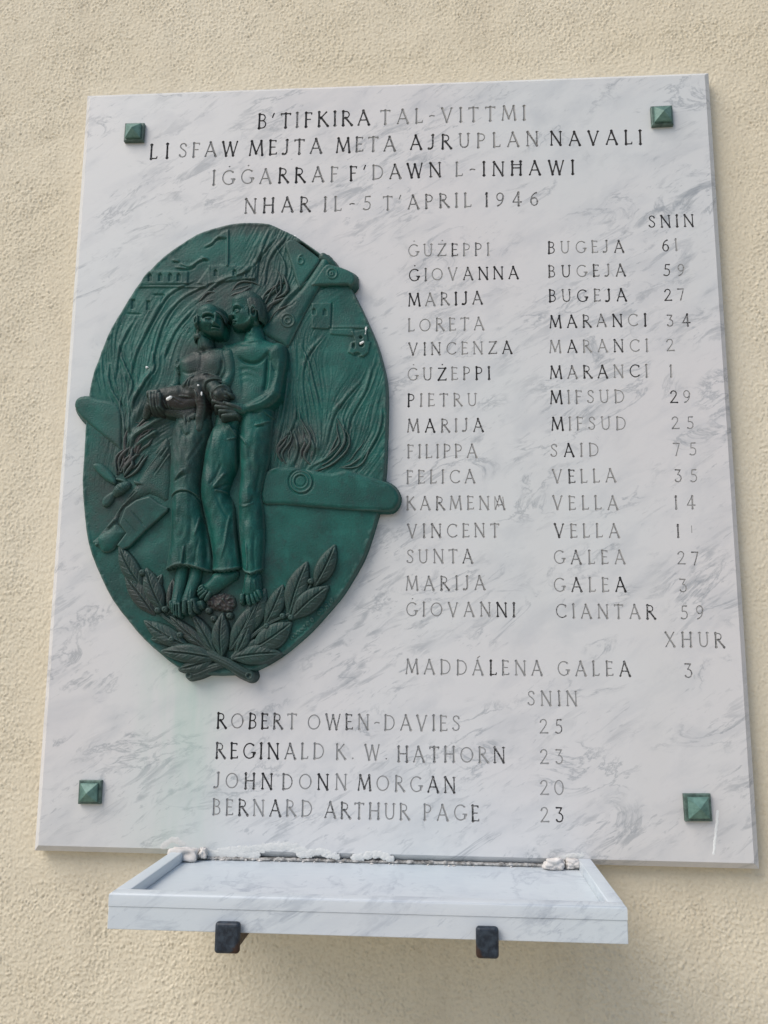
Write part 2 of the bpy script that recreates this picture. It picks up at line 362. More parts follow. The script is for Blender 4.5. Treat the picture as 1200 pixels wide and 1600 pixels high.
def glyph(ch):
    w, st = G[ch]; x0, y0 = -.16, -.16
    nx = int((w + .34) / CELL) + 2; ny = int((1.62) / CELL) + 2
    X, Y = np.meshgrid(x0 + np.arange(nx) * CELL, y0 + np.arange(ny) * CELL)
    D = np.full(X.shape, 9.0)
    for hw, pts in st:
        L = sum(math.dist(pts[i], pts[i + 1]) for i in range(len(pts) - 1)); run = 0.0
        for i in range(len(pts) - 1):
            (ax, ay), (bx, by) = pts[i], pts[i + 1]; dx, dy = bx - ax, by - ay; l2 = dx * dx + dy * dy + 1e-12; l = math.sqrt(l2)
            t = np.clip(((X - ax) * dx + (Y - ay) * dy) / l2, 0, 1)
            s = run + t * l; e = np.minimum(s, L - s)
            r = hw * (1 + (0.55 * np.exp(-e / .07) if hw > .042 and L > .5 else 0))
            D = np.minimum(D, np.hypot(X - ax - t * dx, Y - ay - t * dy) - r); run += l
    D = np.where(np.abs(D) < 1e-5, 1e-5, D)
    # polygons of the part inside each cell, and the outline
    vid = {}; V = []; F = []; segs = {}
    def corner(j, i):
        k = (j, i)
        if k not in vid: vid[k] = len(V); V.append((X[j, i], Y[j, i], D[j, i] * 0.9))
        return vid[k]
    def cut(j, i, j2, i2):
        k = (min((j, i), (j2, i2)), max((j, i), (j2, i2)))
        if k not in vid:
            (ja, ia), (jb, ib) = k; da, db = D[ja, ia], D[jb, ib]; t = da / (da - db)
            vid[k] = len(V); V.append((X[ja, ia] + t * (X[jb, ib] - X[ja, ia]), Y[ja, ia] + t * (Y[jb, ib] - Y[ja, ia]), 0.0))
        return vid[k]
    for j in range(ny - 1):
        for i in range(nx - 1):
            cs = [(j, i), (j, i + 1), (j + 1, i + 1), (j + 1, i)]; ins = [D[c] < 0 for c in cs]
            if not any(ins): continue
            if ins == [True, False, True, False] or ins == [False, True, False, True]:
                for k in range(4):
                    if ins[k]:
                        a = cut(*cs[k - 1], *cs[k]); b = cut(*cs[k], *cs[(k + 1) % 4]); F.append((a, corner(*cs[k]), b)); segs[b] = a
                continue
            poly = []; cuts = []
            for k in range(4):
                if ins[k]: poly.append(corner(*cs[k]))
                if ins[k] != ins[(k + 1) % 4]:
                    c_ = cut(*cs[k], *cs[(k + 1) % 4]); poly.append(c_); cuts.append((c_, ins[k]))
            F.append(tuple(poly))
            if len(cuts) == 2:
                lv = [c_ for c_, out_ in cuts if out_][0]; en = [c_ for c_, out_ in cuts if not out_][0]
                segs[lv] = en
    loops = []; left = dict(segs)
    while left:
        s0 = next(iter(left)); lp = [s0]; nx_ = left.pop(s0)
        while nx_ != s0 and nx_ in left: lp.append(nx_); nx_ = left.pop(nx_)
        if len(lp) > 3: loops.append(lp)
    V = np.array(V)
    simp = []
    for lp in loops:                                    # drop the points that bend the outline least
        lp = list(lp); changed = True
        while changed and len(lp) > 6:
            changed = False; k = 0; out = []
            while k < len(lp):
                a, b, c = V[lp[k - 1]][:2], V[lp[k]][:2], V[lp[(k + 1) % len(lp)]][:2]
                ac = c - a; dev = abs(ac[0] * (b - a)[1] - ac[1] * (b - a)[0]) / (np.hypot(*ac) + 1e-9)
                if dev < .004 and 0 < k < len(lp) - 1 and out and out[-1] == lp[k - 1]: changed = True; out.append(lp[(k + 1)]); k += 2
                else: out.append(lp[k]); k += 1
            lp = out
        simp.append(lp)
    return w, V, F, simp
GC = {}
TEXT = [  # string, darkness per letter, x0, y0 (baseline start), x1, y1 (baseline end), cap height in px
 ("B'TIFKIRA", "877587677", 403, 201, 578, 194.6, 22), ("TAL-VITTMI", "3333333322", 595, 194, 821, 187, 21.5),
 ("LI", "77", 234, 248, 263, 247, 22), ("SFAW", "3257", 280, 246, 371, 243, 21.5), ("MEJTA", "87666", 389, 242.5, 503, 239, 22), ("META", "7545", 525, 238, 618, 235.5, 22),
 ("AJRUPLAN", "86753345", 641, 233.5, 841, 227.5, 21.5), ("NAVALI", "999999", 860, 227, 1003, 225, 21),
 ("I$$ARRAF", "32227853", 332, 289, 528, 283, 22), ("F'DAWN", "883687", 547, 282, 689, 275.5, 21.5), ("L-IN#AWI", "35778889", 712, 275, 897, 272, 21),
 ("NHAR", "5666", 382, 333, 484, 330, 22), ("IL-5", "5353", 506, 329.6, 579, 328, 21.5), ("T'APRIL", "2355542", 599, 328, 736, 323, 21), ("1946", "6555", 758, 322.7, 841, 321, 20.5),
 ("SNIN", "8877", 1014, 355.5, 1084, 353.5, 18),
 ("$U%EPPI", "2246352", 638, 401, 765, 398.7, 18.5), ("$IOVANNA", "95226999", 639, 439, 810, 435, 18.5), ("MARIJA", "845996", 638, 478.5, 754, 475, 19), ("LORETA", "322222", 638, 517.5, 756, 515.5, 19),
 ("VINCENZA", "55543357", 639, 555, 800, 552, 18.5), ("$U%EPPI", "2583577", 637, 594.5, 766, 592.5, 19), ("PIETRU", "723422", 637, 635, 745, 634, 19), ("MARIJA", "585346", 637, 675, 755.5, 674, 19.5),
 ("FILIPPA", "3323443", 637, 715.7, 745.5, 714.5, 20), ("FELICA", "343224", 635.5, 755.7, 742.5, 754.5, 20), ("KARMEN&", "3453334", 635.5, 796.7, 791, 795.7, 20), ("VINCENT", "3454343", 637, 840, 780, 839, 20.5),
 ("SUNTA", "22335", 635.5, 880, 739, 879.5, 20.5), ("MARIJA", "345444", 634.5, 922.5, 758, 921.5, 21), ("$IOVANNI", "22222476", 635, 962.5, 805, 963.5, 21), ("MADD@LENA", "433336434", 634.5, 1053, 847.5, 1055, 22),
 ("BUGEJA", "732346", 856, 396, 975, 394, 18), ("BUGEJA", "674646", 857.5, 433.5, 977.5, 431, 18), ("BUGEJA", "868589", 858, 472, 979, 470, 18.5), ("MARANCI", "9965829", 859, 512, 1010, 509, 18.5),
 ("MARANCI", "4733623", 859, 551, 1012.5, 549, 18.5), ("MARANCI", "7567373", 859.5, 591.5, 1012.5, 589, 19), ("MIFSUD", "934221", 860, 631, 976, 629, 19.5), ("MIFSUD", "933221", 862, 672, 978, 671, 19.5),
 ("SAID", "3833", 861, 713.5, 936, 712.7, 19.5), ("VELLA", "36333", 863.7, 754.4, 963, 753.5, 20), ("VELLA", "23322", 864, 796, 966, 796, 20.5), ("VELLA", "64334", 866, 839.5, 968, 839.5, 20.5),
 ("GALEA", "25343", 866, 881, 977, 881, 20.5), ("GALEA", "36338", 866, 924.4, 978, 924.4, 21), ("CIANTAR", "5344346", 869, 965, 1024, 967, 21), ("GALEA", "34446", 872, 1055.7, 985, 1056, 22), ("XHUR", "3445", 1040, 1010.5, 1132, 1011, 22),
 ("61", "83", 1035, 393, 1059, 391.5, 17.5), ("59", "74", 1037, 431, 1070, 431, 18), ("27", "85", 1039, 470, 1070, 469, 18), ("34", "56", 1042.5, 510, 1079, 509, 18), ("2", "3", 1042.5, 548.5, 1056, 548, 18.5), ("1", "4", 1047, 589, 1052, 589, 18),
 ("29", "94", 1048, 629, 1079.5, 629, 19), ("25", "44", 1050, 670.5, 1084.5, 670, 19), ("75", "32", 1053, 712, 1088.6, 711.5, 19.5), ("35", "53", 1055, 753.5, 1090, 753, 19.5), ("14", "54", 1055, 795, 1086, 795, 19.5),
 ("1", "6", 1058, 839.5, 1063, 839.5, 19), ("|", "4", 1080.5, 832, 1082.5, 832, 10), ("27", "45", 1059.5, 882, 1092, 882, 20), ("3", "4", 1063, 925, 1077.5, 925, 20.5), ("59", "44", 1064, 967.5, 1100, 967.5, 21), ("3", "5", 1071, 1059, 1085, 1059, 22),
 ("SNIN", "3343", 825, 1102, 902.7, 1102.7, 22), ("ROBERT", "848863", 339, 1137.5, 463, 1139, 23), ("OWEN-DAVIES", "25643343433", 481, 1139, 718.7, 1142, 23), ("25", "35", 844, 1146, 879, 1146, 22),
 ("REGINALD", "68879543", 337, 1184.5, 506, 1186, 23.5), ("K.", "33", 524.5, 1186, 553, 1186, 23), ("W.", "33", 570, 1187, 605, 1187, 23), ("HATHORN", "5454336", 621, 1190, 789, 1192, 23.5), ("23", "33", 845, 1193.5, 880, 1193.5, 22.5),
 ("JOHN", "3267", 335, 1231, 425, 1233, 23.5), ("DONN", "5273", 441, 1233, 541, 1234, 23.5), ("MORGAN", "622366", 559, 1235, 712, 1238.6, 23.5), ("20", "32", 845, 1242, 882, 1242, 22.5),
 ("BERNARD", "4463633", 332.5, 1273, 487, 1276, 24), ("ARTHUR", "554433", 507, 1277.5, 640, 1281, 24), ("PAGE", "3336", 662, 1281, 748.5, 1283, 24), ("23", "37", 846, 1284.5, 881, 1284.5, 23)]
ALIAS = {'$': 'Gd', '%': 'Zd', '#': 'Hb', '@': 'Aa', '&': 'An'}

slab = empty('marble_slab', (0, 0, 0))
tag(slab, 'large white memorial slab of grey veined marble engraved with rows of names', 'memorial slab')
def build_slab():
    FC = [P3(141, 152), P3(1101, 117), P3(1178.5, 1349), P3(60, 1321)]
    loops = []; lines = []
    for txt, dk, xa, ya, xb, yb, cap in TEXT:
        p0 = np.array(plane(xa, ya)); p1 = np.array(plane(xb, yb)); pu = np.array(plane(xa, ya - cap))
        h = np.hypot(*(pu - p0)); L = np.hypot(*(p1 - p0)); dx = (p1 - p0) / L; up = np.array([-dx[1], dx[0]])
        keys = [ALIAS.get(c, c) for c in txt]
        for k in keys:
            if k not in GC: GC[k] = glyph(k)
        ws = [GC[k][0] * h for k in keys]; n = len(keys)
        f = 0.97; tot = sum(ws) * f
        if n > 1: gap = (L - tot) / (n - 1)
        else: gap = 0
        if n > 1 and gap < .08 * h: f *= (L - .08 * h * (n - 1)) / (sum(ws) * f); gap = .08 * h
        if n == 1: f = min(1.0, L / ws[0]) if keys[0] != '1' else 1.0
        x = 0.0; VV = []; FF = []; PA = []
        for k, w_, d_ in zip(keys, ws, dk):
            _, V, Fc, lp = GC[k]; j = RNG.normal(0, .010, 2) * h; sh = RNG.normal(0, .010)
            gx = x + V[:, 0] * h * f + V[:, 1] * h * sh + j[0]; gy = V[:, 1] * h + j[1]
            px = p0[0] + dx[0] * gx + up[0] * gy; pz = p0[1] + dx[1] * gx + up[1] * gy
            off = len(VV)
            VV += list(zip(px, np.where(V[:, 2] < 0, -V[:, 2] * h, 0.0), pz)); FF += [tuple(i + off for i in fc) for fc in Fc]
            PA += [int(d_) / 9.0] * len(V)
            for l_ in lp: loops.append(np.stack([px[l_], pz[l_]], 1))
            x += w_ * f + gap
        lines.append((VV, FF, PA))
    # the stray short cut beside the lone figure 1
    pts = [(c[0], c[2]) for c in FC]; edges = [(0, 1), (1, 2), (2, 3), (3, 0)]
    mids = []
    n0 = len(pts)
    for lp in loops:
        o = len(pts); pts += [tuple(p) for p in lp]; m = len(lp); edges += [(o + i, o + (i + 1) % m) for i in range(m)]
    V2, E2, F2, *_ = delaunay_2d_cdt([Vector(p) for p in pts], edges, [], 0, 1e-7)
    V2 = np.array([tuple(v) for v in V2]); F2 = np.array([tuple(f) for f in F2])
    cen = V2[F2].mean(1)
    inside = np.zeros(len(cen), int)
    order = np.argsort(cen[:, 0]); cx = cen[order, 0]
    for lp in loops:                                     # even-odd per loop, on the few triangles in its box
        a, b = np.searchsorted(cx, [lp[:, 0].min(), lp[:, 0].max()]); ids = order[a:b]
        ids = ids[(cen[ids, 1] > lp[:, 1].min()) & (cen[ids, 1] < lp[:, 1].max())]
        if not len(ids): continue
        q = cen[ids]; A = lp; B = np.roll(lp, -1, 0)
        cnd = ((A[None, :, 1] > q[:, None, 1]) != (B[None, :, 1] > q[:, None, 1]))
        xi = A[None, :, 0] + (q[:, None, 1] - A[None, :, 1]) / (B[None, :, 1] - A[None, :, 1] + 1e-15) * (B - A)[None, :, 0]
        inside[ids] += (cnd & (q[:, None, 0] < xi)).sum(1)
    F2 = F2[inside % 2 == 0]
    # orient towards the viewer (-y)
    a = V2[F2]; ar = np.cross(a[:, 1] - a[:, 0], a[:, 2] - a[:, 0]); F2[ar < 0] = F2[ar < 0][:, ::-1]
    nv = len(V2); V3 = [(x, 0.0, z) for x, z in V2]
    faces = [tuple(int(i) for i in f) for f in F2]
    # worn chamfer, sides and back
    ch = 0.0090; cc = np.array([(c[0], c[2]) for c in FC])
    def ring(off, y):
        sg = np.array([(-1, 1), (1, 1), (1, -1), (-1, -1)]); return [(cc[i, 0] + sg[i, 0] * off, y, cc[i, 1] + sg[i, 1] * off) for i in range(4)]
    r0, r1, r2 = ring(0, 0), ring(ch, ch * .95), ring(ch, SLAB_T + .004)
    o = len(V3); V3 += r0 + r1 + r2
    for k in range(2):
        for i in range(4): a_, b_ = o + 4 * k + i, o + 4 * k + (i + 1) % 4; faces.append((a_, a_ + 4, b_ + 4, b_))
    faces.append((o + 8, o + 9, o + 10, o + 11))
    mesh_np('slab_body', V3, faces, M_marble, slab, smooth=False)
    for VV, FF, PA in lines:
        mesh_np('engraved_word', VV, FF, M_groove, slab, smooth=False, attrs={'paint': PA})
build_slab()

# ------------------------------------------------------------------ sculpting in low relief
# heights are millimetres in front of the marble face; outlines are measured on the photograph and laid on the slab's plane
def poly_sd(U, V, poly):
    d2 = np.full(U.shape, 1e9); ins = np.zeros(U.shape, bool); n = len(poly)
    for i in range(n):
        ax, ay = poly[i]; bx, by = poly[(i + 1) % n]; dx, dy = bx - ax, by - ay; l2 = dx * dx + dy * dy
        if l2 < 1e-9: continue
        t = np.clip(((U - ax) * dx + (V - ay) * dy) / l2, 0, 1)
        d2 = np.minimum(d2, (U - ax - t * dx) ** 2 + (V - ay - t * dy) ** 2)
        if (ay > by) or (by > ay):
            c = (ay > V) != (by > V); ins ^= c & (U < ax + (V - ay) / (by - ay) * dx)
    d = np.sqrt(d2); return np.where(ins, d, -d)
class Sculpt:
    def __init__(s, x0, y0, x1, y1, step=0.8):
        s.st = step; s.us = np.arange(x0, x1, step); s.vs = np.arange(y0, y1, step)
        s.U, s.V = np.meshgrid(s.us, s.vs); s.H = np.full(s.U.shape, -40.0)
    def box(s, a, b, c, d):
        i0, i1 = np.searchsorted(s.us, [a, c]); j0, j1 = np.searchsorted(s.vs, [b, d]); return slice(max(j0 - 1, 0), j1 + 1), slice(max(i0 - 1, 0), i1 + 1)
    def union(s, sl, h, k=2.0):
        H = s.H[sl]
        if k <= 0: s.H[sl] = np.maximum(H, h); return
        m = np.maximum(H, h); t = np.clip(1 - np.abs(H - h) / k, 0, 1); s.H[sl] = m + k * 0.25 * t * t
    def inflate(s, poly, z, Hh, w, k=2.0, smooth=True, flat=0.5, slope=3.0):
        p = cr(poly, 3, True) if smooth else np.asarray(poly, float)
        mg = 12; sl = s.box(p[:, 0].min() - mg, p[:, 1].min() - mg, p[:, 0].max() + mg, p[:, 1].max() + mg)
        sd = poly_sd(s.U[sl], s.V[sl], p); t = np.clip(sd / w, 0, 1)
        s.union(sl, np.where(sd > 0, z + Hh * (1 - (1 - t) ** 2) ** flat, z + slope * sd), k); return s
    def chain(s, pts, k=2.0, sub=3):
        """round limb through points (x, y, radius, height of its axis)"""
        p = cr(pts, sub) if len(pts) > 2 and sub > 1 else np.asarray(pts, float)
        r = p[:, 2].max() + 8; sl = s.box(p[:, 0].min() - r, p[:, 1].min() - r, p[:, 0].max() + r, p[:, 1].max() + r)
        U, V = s.U[sl], s.V[sl]; best = np.full(U.shape, -99.0)
        for a, b in zip(p[:-1], p[1:]):
            dx, dy = b[0] - a[0], b[1] - a[1]; t = np.clip(((U - a[0]) * dx + (V - a[1]) * dy) / (dx * dx + dy * dy + 1e-9), 0, 1)
            d = np.hypot(U - a[0] - t * dx, V - a[1] - t * dy); R = a[2] + t * (b[2] - a[2]); z = a[3] + t * (b[3] - a[3])
            best = np.maximum(best, np.where(d < R, z + np.sqrt(np.maximum(R * R - d * d, 0)), z - (d - R) * 4))
        s.union(sl, best, k); return s
    def ridge(s, pts, w, amp, sub=4, taper=True):
        """raised (or, amp < 0, cut) stroke"""
        p = cr(pts, sub) if len(pts) > 2 else np.asarray(pts, float)[:, :2]
        r = w * 3; sl = s.box(p[:, 0].min() - r, p[:, 1].min() - r, p[:, 0].max() + r, p[:, 1].max() + r)
        U, V = s.U[sl], s.V[sl]
        if not U.size: return s
        best = np.full(U.shape, 1e9); T = np.zeros(U.shape); n = len(p) - 1
        for i in range(n):
            a, b = p[i], p[i + 1]; dx, dy = b[0] - a[0], b[1] - a[1]; t = np.clip(((U - a[0]) * dx + (V - a[1]) * dy) / (dx * dx + dy * dy + 1e-9), 0, 1)
            d = np.hypot(U - a[0] - t * dx, V - a[1] - t * dy); m = d < best; best = np.where(m, d, best); T = np.where(m, (i + t) / n, T)
        e = np.exp(-(best / w) ** 2) * (np.minimum(1, 4 * np.minimum(T, 1 - T) + .25) if taper else 1)
        s.H[sl] += amp * e; return s
    def bump(s, x, y, rx, ry, amp, ang=0.0, p=1.0):
        r = 3 * max(rx, ry); sl = s.box(x - r, y - r, x + r, y + r); U, V = s.U[sl] - x, s.V[sl] - y; a = math.radians(ang)
        A = (U * math.cos(a) + V * math.sin(a)) / rx; B = (-U * math.sin(a) + V * math.cos(a)) / ry
        s.H[sl] += amp * np.exp(-((A * A + B * B) ** p)); return s
    def ring(s, x, y, r, w, amp, ry=None):
        ry = ry or r; R = 2 * max(r, ry); sl = s.box(x - R, y - R, x + R, y + R); d = np.hypot((s.U[sl] - x) / r, (s.V[sl] - y) / ry)
        s.H[sl] += amp * np.exp(-((d - 1) * r / w) ** 2); return s
    def hem(s, pts):
        p = sorted(pts); y = np.interp(s.U, [a[0] for a in p], [a[1] for a in p]); y = y + .5 * np.sin(s.U * .9)
        s.H = np.where(s.V > y, s.H - (s.V - y) * 9, s.H); return s
    def grain(s, amp, seed, lo=2.5, hi=9, ax=1.0, ay=1.0, mask=None):
        amp = amp * .6
        n = fft_noise(*s.H.shape, lo, hi, seed, ax, ay); s.H += amp * n * (1 if mask is None else mask); return s
    def build(s, name, zref, parent, floor=-2.0, mat=M_bronze, brown=0.0, grey=0.0, cutoff=None, label=None):
        co = floor if cutoff is None else cutoff
        keepv = s.H > co
        keep = keepv[:-1, :-1] | keepv[1:, :-1] | keepv[:-1, 1:] | keepv[1:, 1:]
        H = np.maximum(s.H, floor)
        if not keep.any(): return None
        h, w = H.shape; idx = np.arange(h * w).reshape(h, w)
        q = np.stack([idx[:-1, :-1], idx[1:, :-1], idx[1:, 1:], idx[:-1, 1:]], -1)[keep].reshape(-1, 4)
        used = np.unique(q); remap = np.full(h * w, -1); remap[used] = np.arange(len(used)); q = remap[q]
        u, v, hh = s.U.ravel()[used], s.V.ravel()[used], H.ravel()[used]
        x, z = plane(u, v, -zref / 1000.0)
        # rubbed crests: where the surface stands proud of its neighbourhood
        def blur(a, n):
            for _ in range(n):
                b = a.copy(); b[1:-1, 1:-1] = (a[1:-1, 1:-1] * 2 + a[:-2, 1:-1] + a[2:, 1:-1] + a[1:-1, :-2] + a[1:-1, 2:]) / 6; a = b
            return a
        Hc = np.maximum(s.H, floor); cv = Hc - blur(Hc, 8); rub = np.clip(cv.ravel()[used] * 1.7 - 0.32, 0, 1)
        br = brown_map(u, v) if not callable(brown) else brown(u, v)
        if not callable(brown): br = np.clip(br + brown, 0, 1.3)
        o = mesh_np(name, np.stack([x, -hh / 1000.0, z], -1), q, mat, parent, True, {'brown': br, 'grey': np.full(len(u), grey) if not callable(grey) else grey(u, v), 'rub': rub})
        if label: o['label'] = label
        return o
def brown_map(u, v):
    b = np.zeros_like(u)
    for x, y, rx, ry, a in ((350, 468, 75, 44, .75), (318, 566, 46, 42, .95), (300, 630, 75, 30, 1.0), (335, 640, 50, 60, .5), (290, 690, 45, 70, .55), (420, 430, 45, 60, .45), (440, 500, 28, 40, .6),
                            (470, 690, 60, 40, .75), (195, 690, 40, 60, .7), (190, 790, 40, 60, .55), (240, 650, 50, 50, .7), (440, 560, 25, 60, .3), (330, 955, 60, 40, .7), (250, 930, 60, 50, .4), (400, 352, 130, 20, .75), (490, 380, 60, 22, .7), (280, 1000, 90, 40, .3), (330, 1040, 90, 30, .3), (560, 530, 30, 30, .4)):
        b = np.maximum(b, a * np.exp(-((u - x) / rx) ** 2 - ((v - y) / ry) ** 2))
    b = b * .8
    for x, y, rx, ry in ((337, 508, 17, 24), (373, 494, 17, 24)): b = b * (1 - .85 * np.exp(-((u - x) / rx) ** 4 - ((v - y) / ry) ** 4))
    return b
def grey_map(u, v): return np.clip(0.25 + 0.55 * np.exp(-((u - 350) / 150) ** 2 - ((v - 960) / 110) ** 2) + 0.4 * np.exp(-((u - 400) / 120) ** 2 - ((v - 700) / 60) ** 2), 0, 1)

relief = empty('bronze_relief', P3(370, 1060))
tag(relief, 'oval green bronze relief of a couple carrying a child amid flames and wreckage', 'relief sculpture')
relief_inv = relief.location.copy()
def keep_world(o, par=None):
    return o

def mA(*p): return [(110 + x / 3.75, 330 + y / 3.75) for x, y in p]
def mB(*p): return [(340 + x / 4.0, 330 + y / 4.0) for x, y in p]
def mC(*p): return [(110 + x / 3.81, 660 + y / 3.81) for x, y in p]
def mD(*p): return [(360 + x / 3.81, 660 + y / 3.81) for x, y in p]
def mE(*p): return [(221.5 + x / 4.615, 433 + y / 4.615) for x, y in p]
def mF(*p): return [(230 + x / 4.705, 640 + y / 4.705) for x, y in p]
def mG(*p): return [(250 + x / 6.667, 860 + y / 6.667) for x, y in p]
def mH(*p): return [(294 + x / 8.571, 440 + y / 8.571 + float(np.interp(y, [100, 388, 560, 640, 760], [4, 8, 3, 0, -2]))) for x, y in p]      # his head
def mW(*p): return [(294 + (x - max(x - 450, 0) * .28) / 8.571, 440 + y / 8.571 + float(np.interp(y, [280, 512, 666, 752], [8, 8, 6, 0]))) for x, y in p]     # her head
def mK(*p): return [(222.5 + x / 6.667, 574 + y / 6.667) for x, y in p]
def mM(*p): return [(140 + x / 8.571, 560 + y / 8.571) for x, y in p]
def mN(*p): return [(140 + x / 8.571, 700 + y / 8.571) for x, y in p]
def mT(*p): return [(430 + x / 8.571, 360 + y / 8.571) for x, y in p]
def mR(*p): return [(510 + x / 12.0, 440 + y / 12.0) for x, y in p]
def rz(pts, r, z):
    """points with radii and axis heights"""
    r = r if hasattr(r, '__len__') else [r] * len(pts); z = z if hasattr(z, '__len__') else [z] * len(pts)
    return [(p[0], p[1], a, b) for p, a, b in zip(pts, r, z)]

OUTLINE = [(398, 347), (422, 349.5), (440, 358), (457, 366), (480, 381), (500, 395), (520, 411), (540, 432), (548, 447), (557, 465), (567, 485), (576, 505), (587, 530), (597, 562), (604, 595), (605.5, 630), (604.5, 680), (603, 720), (601, 749),
           (596, 785), (587, 817), (578, 846), (567, 875), (544, 915), (528, 938), (507, 962), (486, 985), (465, 1004), (436, 1027), (397, 1048), (362, 1054), (328, 1054), (300, 1050), (276, 1042), (252, 1023), (225, 999), (202, 972),
           (176, 938), (157, 901), (143, 867), (134, 828), (130, 791), (128, 749), (131, 707), (133, 670), (136, 630), (142, 597), (150, 570), (161, 541), (174, 511), (193, 479), (211, 450), (233, 423), (257, 399), (281, 382), (307, 366), (337, 355), (366, 348.5)]
FLAMES = [mM((450, 1250), (470, 1000), (420, 650), (300, 430), (250, 250), (260, 80)), mM((500, 1300), (540, 800), (520, 560), (570, 350), (500, 150), (430, 0), (380, -200)),
          mM((560, 750), (600, 560), (740, 320), (840, 180), (860, 50), (820, -150)), mM((520, 1300), (620, 1050), (800, 920), (950, 820), (1050, 760)), mM((560, 1250), (760, 1080), (930, 980)),
          [(200, 600), (214, 548), (238, 500), (262, 462), (300, 440)], [(232, 590), (246, 530), (262, 490), (290, 462), (325, 445)], [(255, 560), (272, 520), (300, 485)], [(180, 590), (186, 545), (205, 505)],
          [(310, 470), (345, 440), (385, 425), (410, 395), (430, 372)], [(405, 470), (436, 450), (446, 418), (430, 385)], [(424, 520), (448, 492), (470, 460), (500, 440)], [(412, 445), (420, 405), (445, 372)], [(400, 440), (404, 400), (420, 360)],
          [(480, 650), (472, 600), (478, 560), (500, 530)], [(500, 640), (490, 600), (482, 567), (470, 540)], [(510, 692), (520, 650), (540, 622), (562, 596)], [(540, 690), (548, 650), (570, 610), (580, 575)],
          [(431, 728), (437, 695), (456, 668), (462, 640)], [(486, 720), (490, 694), (474, 668), (466, 640)], [(486, 728), (517, 712), (538, 686), (533, 650)], [(560, 722), (578, 699), (594, 668), (596, 640)], [(430, 700), (440, 660), (446, 620), (452, 580)], [(455, 730), (465, 700), (458, 672)]]
def build_medallion():
    s = Sculpt(112, 336, 632, 1072, 1.0); U, V = s.U, s.V
    p = cr(OUTLINE, 2, True); sd = poly_sd(U, V, p); h, w = U.shape
    H = 16.0 + 1.5 * np.sin((U - 130) / 480 * math.pi) * np.sin((V - 340) / 720 * math.pi) + 0.45 * fft_noise(h, w, 60, 200, 21)
    s.H = H
    # carved flow of smoke and fire
    A = np.zeros(U.shape); B = np.full(U.shape, 0.0006)
    A += 0.0003 * np.sin(V / 37.0 + U / 60.0)
    near = np.zeros(U.shape)
    for gl in FLAMES:
        c = cr(gl, 4)
        for a, b in zip(c[:-1], c[1:]):
            mx, my = (a + b) / 2; d = (b - a) / (np.hypot(*(b - a)) + 1e-9); sgn = -1 if d[1] > 0 else 1
            wgt = np.exp(-((U - mx) ** 2 + (V - my) ** 2) / (2 * 17.0 ** 2)); A += wgt * d[0] * sgn; B += wgt * -d[1] * sgn; near = np.maximum(near, wgt)
    L = np.hypot(A, B); A, B = A / L, -B / L
    nz = fft_noise(h, w, 1.2, 6, 22); acc = nz.copy()
    for sg in (1, -1):
        x = U - 112.0; y = V - 336.0
        for k in range(15):
            xi = np.clip(x, 0, w - 1).astype(int); yi = np.clip(y, 0, h - 1).astype(int); x = x + sg * A[yi, xi]; y = y + sg * B[yi, xi]
            acc += nz[np.clip(y, 0, h - 1).astype(int), np.clip(x, 0, w - 1).astype(int)]
    acc /= acc.std()
    fm = np.clip(near * 1.25, 0, 1) * (1 - .6 * np.exp(-((U - 552) / 62) ** 2 - ((V - 560) / 80) ** 2)) * (1 - .5 * np.exp(-((U - 200) / 45) ** 2 - ((V - 520) / 80) ** 2)) * (1 - sstep(760, 790, V)) * sstep(345, 365, V)
    nz2 = fft_noise(h, w, 5, 22, 122); ac2 = nz2.copy()
    for sg in (1, -1):
        x = U - 112.0; y = V - 336.0
        for k in range(26):
            xi = np.clip(x, 0, w - 1).astype(int); yi = np.clip(y, 0, h - 1).astype(int); x = x + sg * A[yi, xi]; y = y + sg * B[yi, xi]
            ac2 += nz2[np.clip(y, 0, h - 1).astype(int), np.clip(x, 0, w - 1).astype(int)]
    ac2 /= ac2.std(); vary_ = sstep(-1.0, 1.2, fft_noise(h, w, 18, 70, 123))
    town = np.maximum(np.exp(-((U - 290) / 95) ** 4 - ((V - 420) / 62) ** 4), np.exp(-((U - 545) / 45) ** 4 - ((V - 520) / 55) ** 4))
    quiet = 1 - .85 * town
    s.H += (0.07 + 0.26 * fm * vary_) * quiet * np.where(V < 770, 1, 0.3) * acc + (.04 + .30 * fm) * quiet * np.where(V < 770, 1, 0.2) * ac2
    for i, gl in enumerate(FLAMES):
        s.ridge(gl, 2.4, 1.8); s.ridge([(x + 3.5, y + 1.5) for x, y in gl], 1.2, -1.5)
        s.ridge([(x - 7, y + 5) for x, y in gl][:-1], 1.6, 1.0); s.ridge([(x + 9, y - 3) for x, y in gl][1:], 1.3, .8)
    # two thick tongues of fire left of the group, one right
    for pts, w_, a_ in ((mM((560, 740), (600, 560), (740, 330), (850, 180)), 6, 5), (mM((540, 1200), (620, 1020), (820, 900), (1000, 800)), 6, 6), (mM((640, 1180), (800, 1060), (930, 990)), 5, 5), (mM((520, 1000), (600, 800), (740, 640)), 8, 5),
                        ([(420, 520), (440, 480), (462, 455), (485, 440)], 5, 4), ([(460, 700), (480, 690), (500, 705)], 7, 3)):
        s.ridge(pts, w_, a_)
    # town on the skyline: walls raised, openings cut
    def block(poly, amp, e=1.0):
        q = np.array(poly); sl = s.box(q[:, 0].min() - 4, q[:, 1].min() - 4, q[:, 0].max() + 4, q[:, 1].max() + 4)
        s.H[sl] += amp * sstep(-e, e, poly_sd(U[sl], V[sl], q))
    block(mA((440, 352), (692, 356), (690, 430), (410, 438)), 2.2); block(mA((410, 438), (805, 440), (805, 452), (400, 450)), 1.8)
